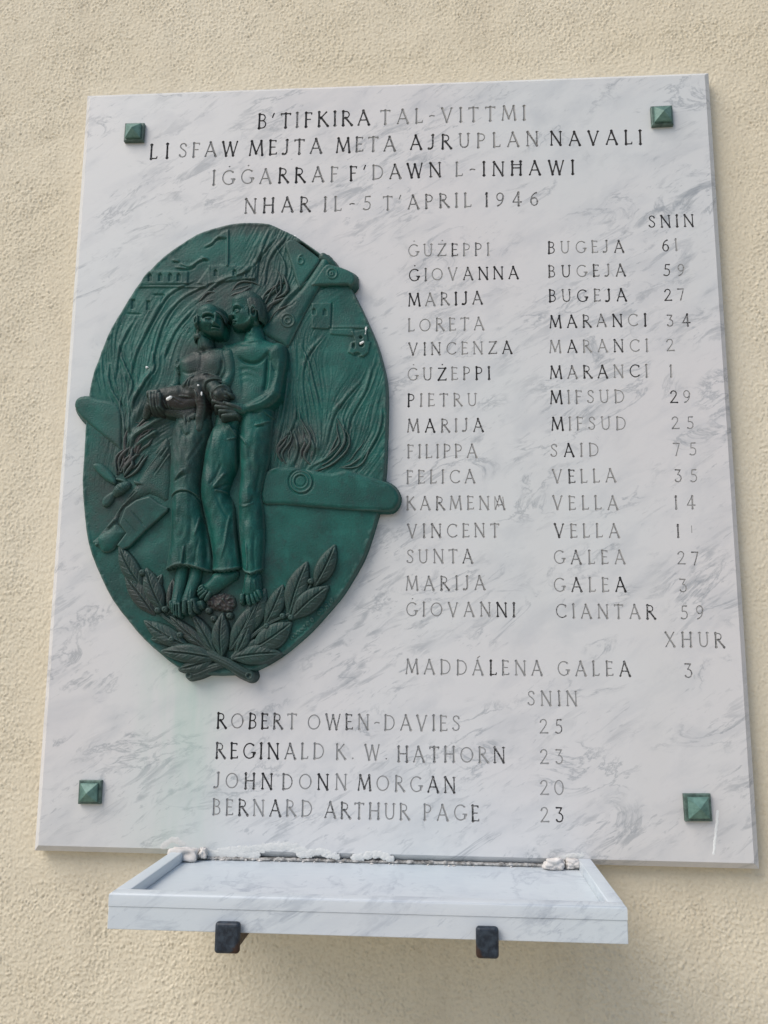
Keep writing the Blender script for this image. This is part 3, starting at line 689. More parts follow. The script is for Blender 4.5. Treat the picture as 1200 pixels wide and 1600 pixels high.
    block(mA((745, 425), (820, 325), (808, 440)), 1.4); block(mA((815, 322), (1085, 322), (1085, 400), (1010, 405), (812, 430)), 2.2)
    block(mA((1018, 345), (1030, 345), (1032, 395), (1080, 396), (1080, 408), (1018, 408)), 1.5)
    for x in (470, 532, 590, 640): block(mA((x - 11, 415), (x - 11, 380), (x, 368), (x + 11, 380), (x + 11, 415)), -2.6, .7)
    for x in (855, 965): block(mA((x - 10, 385), (x - 10, 355), (x, 345), (x + 10, 355), (x + 10, 385)), -2.6, .7)
    s.ridge(mA((925, 118), (922, 320)), 1.5, 3.0, taper=False); block(mA((862, 152), (905, 118), (920, 118), (918, 160), (885, 168)), 2.2)
    for l_ in (mA((650, 312), (700, 325), (760, 290), (800, 278)), mA((790, 210), (830, 190), (860, 160), (900, 152)), mA((600, 290), (640, 295)), mA((770, 272), (810, 285)), mA((620, 330), (700, 335), (740, 310))): s.ridge(l_, 1.6, 2.0); s.ridge([(x, y + 3) for x, y in l_], 1.3, -1.5)
    s.ridge(mA((880, 318), (985, 318)), 1.2, 1.6); s.ridge(mA((330, 600), (415, 606)), 1.2, -2); s.ridge(mA((485, 492), (552, 494)), 1.4, -2.2); s.ridge(mA((550, 494), (530, 545)), 1.2, -1.8)
    for x, y in ((370, 545), (460, 555)): block(mA((x - 11, y - 26), (x + 11, y - 28), (x + 9, y + 26), (x - 13, y + 28)), -2.6, .7)
    block(mB((590, 578), (712, 578), (712, 720), (690, 740), (590, 735)), 2.2); s.ridge(mB((716, 580), (710, 735)), 1.2, -2.0, taper=False)
    for x, y in ((605, 632), (672, 635)): block(mB((x - 11, y + 20), (x - 11, y - 10), (x, y - 20), (x + 11, y - 10), (x + 11, y + 20)), -2.4, .7)
    block(mB((705, 728), (945, 724), (945, 734), (850, 742), (850, 785), (705, 772)), 1.8); s.ridge(mB((705, 724), (945, 720)), 1.0, 1.6, taper=False); s.ridge(mB((710, 738), (900, 738)), .9, -1.6)
    # ruined arcade
    block(mR((480, 960), (560, 940), (760, 900), (780, 1130), (830, 1140), (790, 1340), (690, 1420), (500, 1380), (410, 1340), (470, 1160), (540, 1130)), 2.6)
    for x, y, rx, ry in ((515, 1215, 28, 55), (660, 1200, 42, 38), (580, 1375, 60, 30), (650, 1060, 30, 26)): s.bump(*mR((x, y))[0], rx / 12, ry / 12, -4, p=2)
    # slot cut through under the rim
    s.ridge(mT((345, 185), (440, 245), (570, 350)), 1.7, -26, taper=False)
    # lettering of the signature, worn to small raised marks along the edge
    for k, (x, y) in enumerate([(155, 1020), (215, 975), (280, 920), (350, 875), (410, 810), (490, 725), (575, 650), (715, 505), (770, 450), (860, 340), (890, 395), (975, 250)]):
        px, py = 445 + x / 13.33, 920 + y / 13.33
        s.ring(px, py, 2.2, .8, 1.7, 2.8)
        s.ridge([(px - 1.5, py + 3), (px + 1.5, py - 3)], .8, 1.4)
    # worn field, casting pits
    s.H += 0.08 * fft_noise(h, w, 2, 6, 25)
    s.H -= 1.0 * sstep(2.0, 3.2, fft_noise(h, w, 2.2, 7, 26)) * (U < 300)
    # raised lip of the edge and its fall to the marble
    s.H += 1.0 * np.exp(-((sd - 3.5) / 3) ** 2) * np.clip(.5 + .5 * fft_noise(h, w, 12, 60, 27), 0, 1)
    s.H = np.where(sd < 6, s.H - 4 * (1 - np.clip(sd / 3.0, 0, 1)) ** 2, s.H); s.H = np.where(sd < 0, s.H + sd * 7, s.H)
    s.build('oval_field', 15, relief, floor=-3.0, grey=lambda u, v: 0.55 * np.exp(-((u - 160) / 40) ** 2 - ((v - 760) / 70) ** 2) + grey_map(u, v) * .6)
build_medallion()

# ---- aeroplane wreckage
def build_plane_parts():
    s = Sculpt(405, 715, 632, 812, .8)
    s.inflate(mD((190, 480), (195, 330), (232, 282), (340, 262), (480, 285), (600, 300), (690, 282), (790, 312), (915, 350), (968, 378), (1000, 420), (1008, 465), (985, 512), (930, 532), (700, 522), (330, 492)), 17, 6.5, 7)
    s.ring(*mD((422, 355))[0], 19, 1.4, -1.8); s.ring(*mD((422, 355))[0], 16.5, 1.3, 1.2); s.ring(*mD((420, 352))[0], 11, 1.4, 1.4); s.ring(*mD((420, 352))[0], 8.5, 1.1, -1.3)
    s.ridge(mD((700, 300), (790, 330), (900, 380)), 2.5, -.8); s.ridge(mD((720, 520), (900, 524)), 1.2, 1.0); s.grain(.16, 31, 2, 8)
    s.ridge(mD((480, 285), (560, 270), (640, 225), (680, 160)), 3.5, 3); s.ridge(mD((230, 290), (300, 250), (330, 160)), 3.5, 3)
    s.build('aeroplane_wing', 20, relief, 10, grey=.1)
    s = Sculpt(112, 610, 196, 715, .8)
    s.inflate(mA((112, 1082), (60, 1084), (30, 1106), (24, 1145), (52, 1195), (88, 1232), (200, 1325), (282, 1390), (300, 1385), (306, 1250), (296, 1160), (250, 1118), (160, 1098)), 14, 6, 6)
    s.ridge(mA((60, 1130), (160, 1150), (240, 1220)), 8, .8); s.grain(.15, 32, 2, 8); s.ridge(mA((296, 1160), (304, 1260), (300, 1380)), 1.5, -2)
    s.build('aeroplane_wing', 18, relief, 4, grey=.0)
    # tail: fuselage, fin, tailplane, rod
    s = Sculpt(395, 395, 515, 550, .8)
    s.inflate(mB((655, 290), (700, 330), (640, 470), (540, 650), (445, 842), (400, 830), (262, 745), (330, 680), (410, 600), (490, 520), (560, 430)), 16, 5.5, 9)
    s.ring(*mB((440, 685))[0], 10, 1.2, 1.6); s.ring(*mB((440, 685))[0], 4.5, 1.2, 1.6); s.ridge(mB((650, 480), (540, 655), (446, 840)), 2.0, 1.4)
    s.ridge(mB((490, 560), (460, 590), (400, 610)), 1.5, -1); s.grain(.16, 33, 2, 8); s.build('aeroplane_fuselage', 20, relief, 10, grey=.2)
    s = Sculpt(440, 370, 508, 458, .8)
    s.inflate(mT((135, 205), (165, 135), (230, 120), (330, 175), (430, 250), (560, 350), (598, 400), (560, 480), (450, 620), (350, 770), (318, 775), (290, 715), (220, 470)), 17.5, 4.5, 4)
    s.ring(*mT((345, 420))[0], 4.2, 1.1, 1.5, 4.6); s.ridge(mT((310, 400), (330, 350), (365, 335)), 1.1, 1.5); s.grain(.15, 34, 2, 8); s.build('tail_fin', 20, relief, 12)
    s = Sculpt(480, 400, 560, 456, .8)
    s.inflate(mT((470, 740), (560, 600), (680, 455), (800, 470), (930, 510), (1040, 570), (1072, 640), (1058, 705), (1010, 750), (960, 728), (850, 732), (620, 735)), 19, 5, 4)
    s.ring(*mT((765, 585))[0], 7.5, 1.1, 1.6); s.ring(*mT((760, 588))[0], 2.4, .9, 1.5); s.ridge(mT((600, 545), (490, 730)), 1.4, -1.5); s.grain(.15, 35, 2, 8)
    s.build('tailplane', 22, relief, 4)
    s = Sculpt(488, 388, 532, 424, .8); s.chain(rz(mT((640, 350), (740, 420), (800, 480)), [7, 6, 3.5], 14)); s.chain(rz(mT((640, 340), (700, 345)), [5, 4], 13)); s.grain(.15, 36, 2, 6); s.build('tail_rod', 18, relief, -3, brown=.3)
    # lower left: broken fuselage, panel, nose drum, propeller
    s = Sculpt(138, 680, 270, 885, .8)
    s.inflate(mN((1070, -120), (1062, 700), (800, 620), (470, 800), (380, 1000), (480, 1140), (330, 1330), (200, 1371), (60, 1300), (20, 1250), (100, 1180), (300, 950), (420, 720), (620, 480), (760, 250), (840, 120), (900, -20)), 15, 5, 12)
    for l_ in (((1060, 60), (860, 350)), ((1030, -10), (945, 120)), ((960, 0), (700, 330)), ((560, 560), (330, 880), (100, 1170)), ((620, 560), (430, 760)), ((480, 620), (240, 900))): s.ridge(mN(*l_), 1.3, -1.8); s.ridge([(x + 2, y + 1) for x, y in mN(*l_)], 1.2, 1.3)
    s.ridge(mN((0, 1371), (100, 1280)), 2.2, 3); s.ridge(mN((230, 1070), (340, 950)), 2.6, 4); s.grain(.25, 37, 2, 7); s.build('aeroplane_fuselage', 20, relief, 10, brown=.1, grey=.5)
    s = Sculpt(176, 765, 268, 870, .8)
    s.inflate(mN((800, 640), (930, 740), (1060, 800), (1045, 850), (760, 1100), (540, 1320), (440, 1371), (360, 1300), (480, 1140), (390, 1010), (470, 800), (620, 690)), 19, 4.5, 3, smooth=False)
    s.ridge(mN((565, 850), (740, 1050)), 1.0, -1.2); s.ridge(mN((470, 950), (640, 1150)), .9, -.8); s.grain(.12, 38, 2, 8); s.build('wreck_panel', 22, relief, 14)
    s = Sculpt(143, 790, 206, 872, .8)
    s.inflate(mN((100, 1190), (250, 1080), (330, 1010), (420, 1060), (490, 1130), (390, 1250), (300, 1371), (180, 1400), (120, 1320)), 17, 6, 16); s.ridge(mN((500, 1150), (330, 1360)), 1.3, 1.8); s.grain(.15, 39, 2, 8); s.build('nose_drum', 22, relief, 12, grey=.3)
    for k, (pl, z) in enumerate(((mN((40, 250), (60, 200), (150, 210), (260, 300), (330, 390), (350, 440), (330, 490), (230, 440), (130, 360)), 18), (mN((180, 660), (300, 575), (340, 620), (300, 710), (250, 770), (190, 785), (160, 740)), 18), (mN((350, 400), (450, 410), (500, 450), (490, 480), (420, 450), (360, 430)), 19), (mN((580, 430), (650, 440), (725, 480), (650, 490), (600, 480)), 18))):
        q = np.array(pl); s = Sculpt(q[:, 0].min() - 6, q[:, 1].min() - 6, q[:, 0].max() + 6, q[:, 1].max() + 6, .7); s.inflate(pl, z, 5, 5); s.grain(.15, 40 + k, 2, 6); s.build('propeller_blade', 22, relief, 11, grey=.4)
    s = Sculpt(170, 740, 212, 784, .7); s.chain(rz(mN((340, 600), (400, 540), (480, 490)), [6, 8, 6.5], [18, 20, 18])); s.ridge(mN((360, 500), (440, 570)), 1.2, -2); s.grain(.4, 45, 2, 5); s.build('propeller_hub', 24, relief, 12, grey=.5)
build_plane_parts()

# ---- tongues of flame standing proud of the field
def flame(guides, z, r0=3.0, n=4, spread=6.0, seed=0, grey=.6, brown=.25):
    rg = np.random.default_rng(seed); q = np.concatenate([np.array(g_) for g_ in guides])
    s = Sculpt(q[:, 0].min() - 14, q[:, 1].min() - 14, q[:, 0].max() + 14, q[:, 1].max() + 14, .7)
    for g_ in guides:
        c = cr(g_, 4); m = len(c); T = np.gradient(c, axis=0); T /= np.hypot(T[:, 0], T[:, 1])[:, None] + 1e-9; Nn = np.stack([-T[:, 1], T[:, 0]], 1)
        for k in range(n):
            a = int(rg.uniform(0, .25) * m); b = int(rg.uniform(.65, 1.0) * m); o = (k - (n - 1) / 2) * spread / max(n - 1, 1) * 2.6 + rg.normal(0, 1.6)
            f = np.linspace(0, 1, b - a); cc = c[a:b] + Nn[a:b] * (o * (.5 + .8 * np.sin(f * math.pi)) + 1.2 * np.sin(f * 9 + rg.uniform(0, 6)))[:, None]
            rr = .72 * r0 * rg.uniform(.5, 1.2) * np.clip(np.sin((f * .86 + .12) * math.pi), .16, 1); zz = z + rg.uniform(-1.5, 1.5) + 2.0 * np.sin(f * math.pi) - rr * .35
            s.chain([(x, y, r_, z_) for (x, y), r_, z_ in zip(cc, rr, zz)], k=.8, sub=1)
    s.grain(.15, 300 + seed, 2, 6); s.build('flame', 20, relief, 13, grey=grey, brown=brown)
flame([mM((560, 1250), (600, 1040), (760, 900), (900, 800), (1000, 720)), mM((600, 1300), (700, 1120), (860, 1010), (960, 960)), mM((500, 1300), (520, 1080), (640, 920), (700, 860))], 17, 3.6, 4, 6, 1, brown=.45)
flame([mN((380, 350), (440, 150), (520, 0), (600, -120)), mN((450, 380), (560, 230), (680, 100), (760, 30)), mN((420, 360), (480, 180), (560, 60), (640, 0))], 18, 3.0, 3, 5, 2, brown=.4)
flame([mM((540, 1150), (520, 900), (560, 620), (700, 400), (840, 200)), mM((500, 1000), (450, 760), (470, 520), (480, 300), (440, 120))], 16, 2.6, 3, 4, 3, brown=.0, grey=.2)
flame([mD((480, 262), (440, 200), (470, 110), (440, 20), (400, -60)), mD((490, 270), (600, 210), (670, 120), (650, 20), (620, -60)), mD((330, 262), (300, 180), (350, 80), (330, 0))], 17, 2.8, 4, 7, 4, brown=.3)
flame([mD((620, 262), (740, 230), (800, 150), (830, 60))], 16, 2.4, 3, 5, 5, brown=.1)
flame([mD((240, 250), (250, 140), (220, 40), (250, -60))], 16, 2.4, 3, 4, 8, brown=.1)
flame([mB((290, 740), (330, 660), (400, 600), (470, 560), (530, 510)), mB((275, 720), (290, 600), (340, 520), (400, 450), (470, 430)), mB((330, 560), (390, 500), (400, 420), (350, 340))], 18, 2.8, 3, 5, 6, brown=.4)
flame([mH((520, 150), (620, 80), (740, 25), (870, 10), (990, 70)), mH((140, 230), (240, 160), (370, 120), (470, 110))], 15.5, 3.0, 3, 4, 7, brown=.5)

# ---- laurel: leaves, stems, berries
def leaf(base, tip, wd, z, seed, grey=.75, brown=0.0, bend=0.0):
    b, t = np.array(base), np.array(tip); L = np.hypot(*(t - b)); d = (t - b) / L; n = np.array([-d[1], d[0]])
    prof = [(0, .06), (.12, .24), (.30, .45), (.52, .50), (.74, .38), (.90, .18), (1.0, 0.0)]
    ax = lambda f: b + d * L * f + n * bend * math.sin(math.pi * f)
    pts = [ax(f) + n * wd * k for f, k in prof] + [ax(f) - n * wd * k for f, k in prof[-2::-1]]
    q = np.array(pts); s = Sculpt(q[:, 0].min() - 7, q[:, 1].min() - 7, q[:, 0].max() + 7, q[:, 1].max() + 7, .7)
    s.inflate(pts, z, 3.4, wd * .30, flat=.6)
    s.ridge([ax(f) for f in (0, .25, .5, .75, .97)], 1.3, -2.6); s.ridge([ax(f) + n * 2.0 for f in (0, .25, .5, .75, .95)], 1.2, 1.1)
    for f in (.15, .3, .45, .6, .75):
        for sg in (1, -1): s.ridge([ax(f), ax(min(f + .17, 1)) + n * sg * wd * .36], 1.0, -.7 if (seed + int(f * 20)) % 2 else .6)
    along = (s.U - b[0]) * d[0] + (s.V - b[1]) * d[1]; s.H += 2.5 * np.sin(np.clip(along / L, 0, 1) * math.pi) + 1.2 * math.sin(seed) * ((s.U - b[0]) * n[0] + (s.V - b[1]) * n[1]) / wd * 2
    s.grain(.22, 100 + seed, 2, 7); s.build('leaf', 22, relief, 9, grey=grey, brown=brown)
def build_laurel():
    c = lambda x, y: mC((x, y))[0]; d = lambda x, y: mD((x, y))[0]
    LV = [(c(560, 1150), c(690, 1010), 17, 16), (c(640, 1290), c(470, 1290), 20, 17), (c(780, 1370), c(640, 1330), 17, 18), (c(980, 1370), c(1020, 1150), 22, 19), (d(70, 1390), d(230, 1300), 24, 19), (d(250, 1190), d(250, 1010), 18, 17), (c(480, 1060), c(540, 900), 17, 17), (d(420, 1060), d(400, 880), 18, 17),
          (c(425, 985), c(285, 735), 27, 19), (c(495, 1145), c(318, 915), 30, 17), (c(548, 1115), c(448, 865), 27, 20), (c(590, 1120), c(606, 930), 18, 18), (c(700, 1335), c(432, 1180), 27, 19), (c(866, 1405), c(538, 1362), 28, 22),
          (c(850, 1370), c(585, 1150), 20, 19), (c(862, 1382), c(725, 1140), 19, 21), (c(900, 1392), c(905, 1135), 26, 23), (c(950, 1352), c(1110, 1070), 30, 21), (c(860, 1400), c(640, 1470), 22, 18),
          (d(20, 1330), d(130, 1080), 24, 20), (d(100, 1262), d(205, 985), 31, 18), (d(205, 1200), d(310, 965), 27, 19), (d(345, 1145), d(455, 828), 32, 20), (d(500, 975), d(622, 728), 27, 21), (d(366, 1165), d(582, 975), 31, 22), (d(130, 1350), d(365, 1190), 36, 21), (d(10, 1402), d(298, 1372), 30, 22), (d(35, 1375), d(110, 1200), 18, 22)]
    for i, (b, t, w_, z) in enumerate(LV): leaf(b, t, w_, z, i, brown=.25 if i in (9, 11, 14) else 0.0, bend=(2 if i % 2 else -2))
    for pts, r, z in ((mC((880, 1395), (760, 1290), (560, 1160), (450, 1010), (420, 880)), [5, 3.2, 2.4, 2, 1.5], [20, 20, 19, 19, 19]), (mD((20, 1400), (110, 1290), (250, 1185), (350, 1140), (430, 1040), (490, 950)), [5, 3.2, 2.6, 2.4, 2, 1.5], [20, 20, 20, 20, 20, 20]),
                     (mC((820, 1380), (930, 1430), (1010, 1480), (1065, 1508)), [6, 7.5, 8, 8], [20, 20, 19, 17]), (mC((900, 1440), (820, 1465), (760, 1490), (705, 1505)), [6, 6.5, 7, 7], [17, 16, 15, 13])):
        q = np.array(pts); s = Sculpt(q[:, 0].min() - 14, q[:, 1].min() - 14, q[:, 0].max() + 14, q[:, 1].max() + 14, .7); s.chain(rz(pts, r, z)); s.ridge(pts, 1.0, -.9); s.grain(.3, int(q[0, 0]), 2, 6, 1, 1)
        if r[-1] > 6: s.ring(pts[-1][0] + (1 if pts[-1][0] > 350 else -1), pts[-1][1], 4.5, 1.2, 1.6); s.bump(pts[-1][0], pts[-1][1], 3, 3, -2.5)
        s.build('branch', 20, relief, -3 if r[-1] > 6 else 10, grey=.8)
    for i, (x, y) in enumerate([c(425, 893), c(650, 1265), c(517, 1118), c(560, 1112), c(850, 1168), c(945, 1150), c(820, 1120), d(475, 945), d(308, 1152), d(358, 1160), d(212, 1212), c(600, 1290)]):
        s = Sculpt(x - 8, y - 8, x + 8, y + 8, .6); s.chain([(x, y, 4.6 if i < 7 else 4.2, 24), (x + .5, y, 4.4, 24)], sub=1); s.bump(x + .5, y, 1.2, 1.2, -1.6); s.grain(.35, 200 + i, 2, 5); s.build('berry', 25, relief, 14, grey=.7)
build_laurel()

# ---- the figures
def fingers(s, tips, base, r=2.0, z=0, zb=0):
    for t, b in zip(tips, base): s.chain([(b[0], b[1], r * 1.1, zb), ((b[0] + t[0]) / 2 + .3, (b[1] + t[1]) / 2, r * 1.05, (zb + z) / 2 + 1.2), (t[0], t[1], r * .85, z)], k=.6)
def build_man():
    s = Sculpt(298, 440, 455, 990, .6)
    # torso and arms
    s.inflate(mE((560, 520), (640, 470), (740, 445), (850, 425), (900, 445), (968, 468), (1022, 482), (1048, 520), (1045, 600), (1020, 740), (985, 880), (945, 960), (935, 1030), (700, 1050), (560, 1000)), 14, 26, 24, 3)
    s.chain(rz(mE((985, 535), (985, 620), (975, 720), (962, 840)), [13.0, 12.8, 10.6, 9.2], [24, 26, 27, 30]), 3)                      # upper arm
    s.chain(rz(mE((960, 850), (900, 905), (820, 945), (740, 968)), [9.8, 10.4, 7.8, 5.4], [31, 34, 38, 40]), 3)                           # forearm
    s.chain(rz(mE((745, 968), (690, 962), (640, 950)), [7, 8, 6], [40, 42, 43]), 2)
    s.chain(rz(mE((800, 400), (810, 460)), [15, 17], [22, 20]), 6)                                                                      # neck
    # anatomy
    s.bump(*mE((800, 560))[0], 24, 15, 5, 8); s.ridge(mE((715, 600), (760, 632), (830, 640), (885, 610), (925, 560)), 2.6, -4); s.ridge(mE((700, 470), (780, 480), (860, 470), (960, 490)), 2.5, 1.6)
    s.ridge(mE((720, 500), (770, 505), (820, 500)), 2.5, -1.0); s.bump(*mE((985, 530))[0], 12, 15, 3); s.ridge(mE((940, 600), (955, 660), (975, 700)), 2.4, -1.8); s.ridge(mE((1000, 620), (990, 720), (970, 800)), 2.6, 1.4); s.ridge(mE((930, 870), (880, 915), (820, 940)), 2.2, -1.3); s.ridge(mE((925, 560), (915, 660), (905, 780), (890, 840)), 3.0, -5)
    for k in range(3): s.ridge(mE((715, 690 + 50 * k), (780, 680 + 44 * k), (850 - 20 * k, 710 + 44 * k)), 3.2, -.6 + .12 * k); s.ridge(mE((715, 668 + 42 * k), (790, 660 + 44 * k), (860 - 20 * k, 690 + 40 * k)), 3.6, .6 - .12 * k)
    s.ridge(mE((730, 660), (740, 760), (745, 880)), 3.4, -1.0); s.bump(*mE((800, 860))[0], 14, 16, 2.0); s.ridge(mE((960, 860), (880, 920), (790, 960)), 2.0, 1.2); s.bump(*mE((965, 830))[0], 7, 8, 2)
    s.bump(*mE((800, 645))[0], 3, 2, .0)
    # head in profile turned to the left
    s.inflate(mH((598, 215), (650, 165), (740, 130), (830, 105), (910, 125), (980, 190), (1012, 290), (1000, 400), (962, 480), (945, 600), (880, 620), (800, 640), (720, 650), (655, 640), (618, 612), (604, 570), (612, 540), (596, 522), (606, 500), (590, 484), (548, 466), (562, 430), (590, 385), (604, 340), (592, 290)), 26, 21, 14, 2, flat=.36)
    s.bump(*mH((720, 240))[0], 12, 10, 2.5); s.ridge(mH((606, 345), (650, 322), (710, 322), (770, 350)), 2.0, 2.6); s.ridge(mH((625, 372), (670, 352), (730, 372)), 1.4, -3.4, taper=False); s.bump(*mH((645, 392))[0], 3.0, 3.5, -3.0); s.bump(*mH((684, 388))[0], 4.2, 2.4, 1.5); s.ridge(mH((640, 375), (680, 362), (722, 385)), 1.0, 1.4); s.ridge(mH((645, 400), (685, 412), (725, 395)), 1.0, 1.2); s.ridge(mH((650, 388), (715, 390)), .7, -1.0)
    s.ridge(mH((610, 360), (585, 420), (562, 462)), 2.4, 3.4); s.bump(*mH((590, 462))[0], 3.4, 2.6, 3.5); s.bump(*mH((626, 478))[0], 2.4, 2.0, -5.0); s.ridge(mH((625, 455), (645, 500), (650, 540)), 1.5, -1.8)
    s.bump(*mH((750, 430))[0], 9, 7, 2.6); s.bump(*mH((735, 515))[0], 10, 8, -1.3); s.bump(*mH((625, 530))[0], 3.6, 1.5, 3.2); s.ridge(mH((600, 553), (640, 550), (672, 562)), .9, -5.5, taper=False); s.bump(*mH((625, 573))[0], 3.6, 1.7, 3.4); s.ridge(mH((612, 592), (665, 594)), 1.0, -3); s.bump(*mH((650, 612))[0], 5, 3.5, 2.6)
    s.ridge(mH((670, 630), (760, 615), (840, 560), (880, 490)), 2.4, 2.6); s.ridge(mH((690, 662), (780, 648), (860, 600), (900, 530)), 2.6, -7)
    s.ridge(mH((690, 700), (770, 690), (850, 640)), 5, -6)
    s.ring(*mH((905, 405))[0], 4.0, 1.3, 4.2, 8.2); s.bump(*mH((902, 400))[0], 2.2, 4.8, -3.2); s.bump(*mH((900, 478))[0], 2.6, 2.4, 2.6); s.ridge(mH((860, 330), (852, 400), (868, 480)), 1.3, -2.4); s.ridge(mH((890, 380), (905, 410), (890, 440)), .9, 1.8)
    s.ridge(mH((890, 560), (880, 650), (860, 720)), 3, 1.8); s.ridge(mH((780, 680), (830, 740), (850, 760)), 2.2, 1.6)
    # feet
    ft = mG
    s.inflate(ft((545, 235), (640, 215), (760, 200), (815, 225), (800, 285), (740, 330), (660, 385), (590, 440), (540, 470), (500, 460), (465, 430), (440, 400), (425, 370), (445, 345), (490, 310)), 18, 12, 11, 2)
    s.chain(rz(ft((700, 240), (600, 300), (520, 370)), [9, 9, 8], [19, 22, 23]), 3)
    fingers(s, ft((468, 512), (418, 492), (400, 458), (394, 425), (404, 395)), ft((515, 445), (478, 430), (455, 410), (440, 392), (435, 375)), 2.5, 26, 28)
    for a, b in (((500, 440), (455, 480)), ((478, 425), (425, 465)), ((455, 400), (410, 432)), ((440, 375), (408, 400))): s.ridge(ft(a, b), .7, -2)
    s.inflate(ft((870, 265), (960, 265), (1030, 240), (1045, 310), (1050, 400), (1030, 450), (960, 480), (870, 490), (835, 480), (838, 440), (850, 380), (865, 310)), 18, 14, 13, 2)
    s.chain(rz(ft((950, 260), (940, 350), (930, 430)), [12, 11, 9], [17, 23, 24]), 3)
    fingers(s, ft((848, 535), (925, 555), (972, 540), (1012, 510), (1042, 480)), ft((855, 470), (915, 485), (955, 470), (990, 450), (1022, 430)), 3.0, 27, 29)
    for a, b in (((888, 440), (886, 530)), ((935, 450), (950, 530)), ((972, 440), (992, 510)), ((1002, 430), (1028, 480))): s.ridge(ft(a, b), .8, -2)
    for x, y in ((848, 528), (925, 548), (972, 534), (1012, 505)): s.bump(*ft((x, y))[0], 1.6, 1.3, -.9)
    for a, b in (((900, 300), (890, 420)), ((950, 300), (940, 420)), ((990, 300), (1000, 400))): s.ridge(ft(a, b), 1.2, .9)
    s.chain(rz(mF((560, 0), (500, 500), (560, 1000), (620, 1230)), [13, 12, 9, 8], [16, 18, 14, 14]), 2); s.chain(rz(mF((800, -20), (770, 500), (765, 1000), (765, 1260)), [14, 12, 9, 9], [15, 17, 14, 14]), 2)
    s.grain(.22, 51, 2.5, 8)
    body = s.build('man_figure', 28, relief, 11, grey=.15, label='bare chested man of the relief, turned to the woman at his side')
    # trousers
    t = Sculpt(305, 630, 445, 925, .75)
    t.inflate(mF((470, 140), (520, 95), (600, 60), (690, 40), (700, 160), (690, 300), (672, 420), (640, 520), (605, 600), (625, 660), (645, 740), (660, 900), (684, 1080), (702, 1300), (640, 1320), (560, 1320), (466, 1320), (468, 1080), (440, 920), (408, 760), (388, 660), (384, 560), (396, 440), (412, 320), (440, 220)), 14, 25, 24, 2)
    t.inflate(mF((680, -40), (800, -50), (916, -20), (922, 60), (912, 200), (892, 380), (862, 520), (838, 620), (852, 720), (862, 900), (856, 1060), (842, 1320), (800, 1330), (770, 1330), (715, 1330), (700, 1300), (668, 1020), (655, 860), (655, 680), (664, 500), (664, 300), (668, 100)), 14, 24, 22, 1.2)
    t.bump(*mF((450, 560))[0], 13, 24, 6); t.bump(*mF((490, 260))[0], 20, 34, 5); t.bump(*mF((735, 640))[0], 14, 18, 4); t.bump(*mF((750, 250))[0], 18, 45, 3); t.bump(*mF((760, 1000))[0], 12, 40, 2)
    t.ridge(mF((672, 120), (668, 300), (664, 480), (650, 620), (655, 800), (672, 1000), (690, 1160)), 2.3, -8); t.bump(*mF((625, 560))[0], 8, 26, -9, 14); t.bump(*mF((640, 500))[0], 6, 20, -5, 10)
    for l_, w_, a_ in ((((640, 150), (680, 190), (760, 290)), 1.4, 2.2), (((690, 60), (675, 160), (670, 210)), 1.5, -3), (((670, 210), (600, 235)), 1.4, 1.8), (((600, 110), (650, 180), (672, 205)), 1.6, 2.2), (((800, 130), (860, 110), (905, 85)), 1.4, 2.2), (((810, 142), (870, 122)), 1.2, -2.2),
                     (((590, 470), (540, 530), (500, 590)), 2.0, 2.2), (((600, 540), (540, 580), (500, 600)), 1.8, -2.5), (((505, 600), (560, 606), (590, 612)), 1.6, 2.6), (((560, 400), (520, 500), (470, 570)), 2.2, -1.5), (((620, 760), (600, 860), (580, 1000), (545, 1110)), 2.0, 1.8), (((630, 740), (640, 900), (665, 1100)), 2.4, 1.6), (((735, 980), (742, 1100), (738, 1190)), 1.8, 2.0),
                     (((790, 640), (770, 690), (720, 705)), 2.0, -1.6), (((670, 690), (720, 720), (790, 690)), 1.8, 1.4), (((800, 900), (790, 1050), (800, 1180)), 2.0, -1.6), (((840, 420), (815, 540), (800, 620)), 2.2, -2.2), (((420, 700), (470, 900), (500, 1150)), 2.4, -1.5), (((520, 640), (560, 740), (600, 800)), 2.5, -1.4), (((480, 150), (470, 260), (440, 360)), 2.2, -1.3), (((880, 0), (820, 30), (740, 20)), 1.5, -1.5)):
        t.ridge(mF(*l_), w_, a_)
    t.ridge(mF((478, 1172), (560, 1182), (640, 1168), (688, 1152)), 1.6, 2.0); t.ridge(mF((692, 1158), (715, 1188), (770, 1205), (845, 1165)), 1.6, 2.0)
    t.H += .42 * fft_noise(*t.H.shape, 22, 60, 52, .7, 1.5); t.grain(.2, 53, 2.5, 8)
    t.hem(mF((470, 1175), (476, 1182), (560, 1192), (640, 1178), (690, 1158), (715, 1192), (770, 1214), (846, 1172)))
    t.build('trousers', 28, body, 11, grey=.1)
    hs = Sculpt(352, 446, 414, 500, .6)
    hs.inflate(mH((600, 222), (650, 182), (740, 142), (768, 150), (800, 190), (812, 250), (835, 330), (850, 352), (880, 322), (925, 322), (950, 360), (955, 470), (985, 440), (1018, 350), (1016, 280), (985, 185), (915, 115), (830, 96), (735, 122), (645, 158), (592, 206)), 46, 5.5, 9, .5, slope=1.6)
    for k in range(14):
        x = 640 + k * 26; hs.ridge(mH((x, 150 - 30 * math.sin(k / 4)), (x + 35, 200 + k * 5), (x + 30, 290 + k * 9)), .9, (.9 if k % 2 else -1.0))
    base_h = s; sl_h = np.where(hs.H > 30, 1, 0)
    ii = np.clip(((hs.V - s.vs[0]) / s.st).round().astype(int), 0, s.H.shape[0] - 1); jj = np.clip(((hs.U - s.us[0]) / s.st).round().astype(int), 0, s.H.shape[1] - 1)
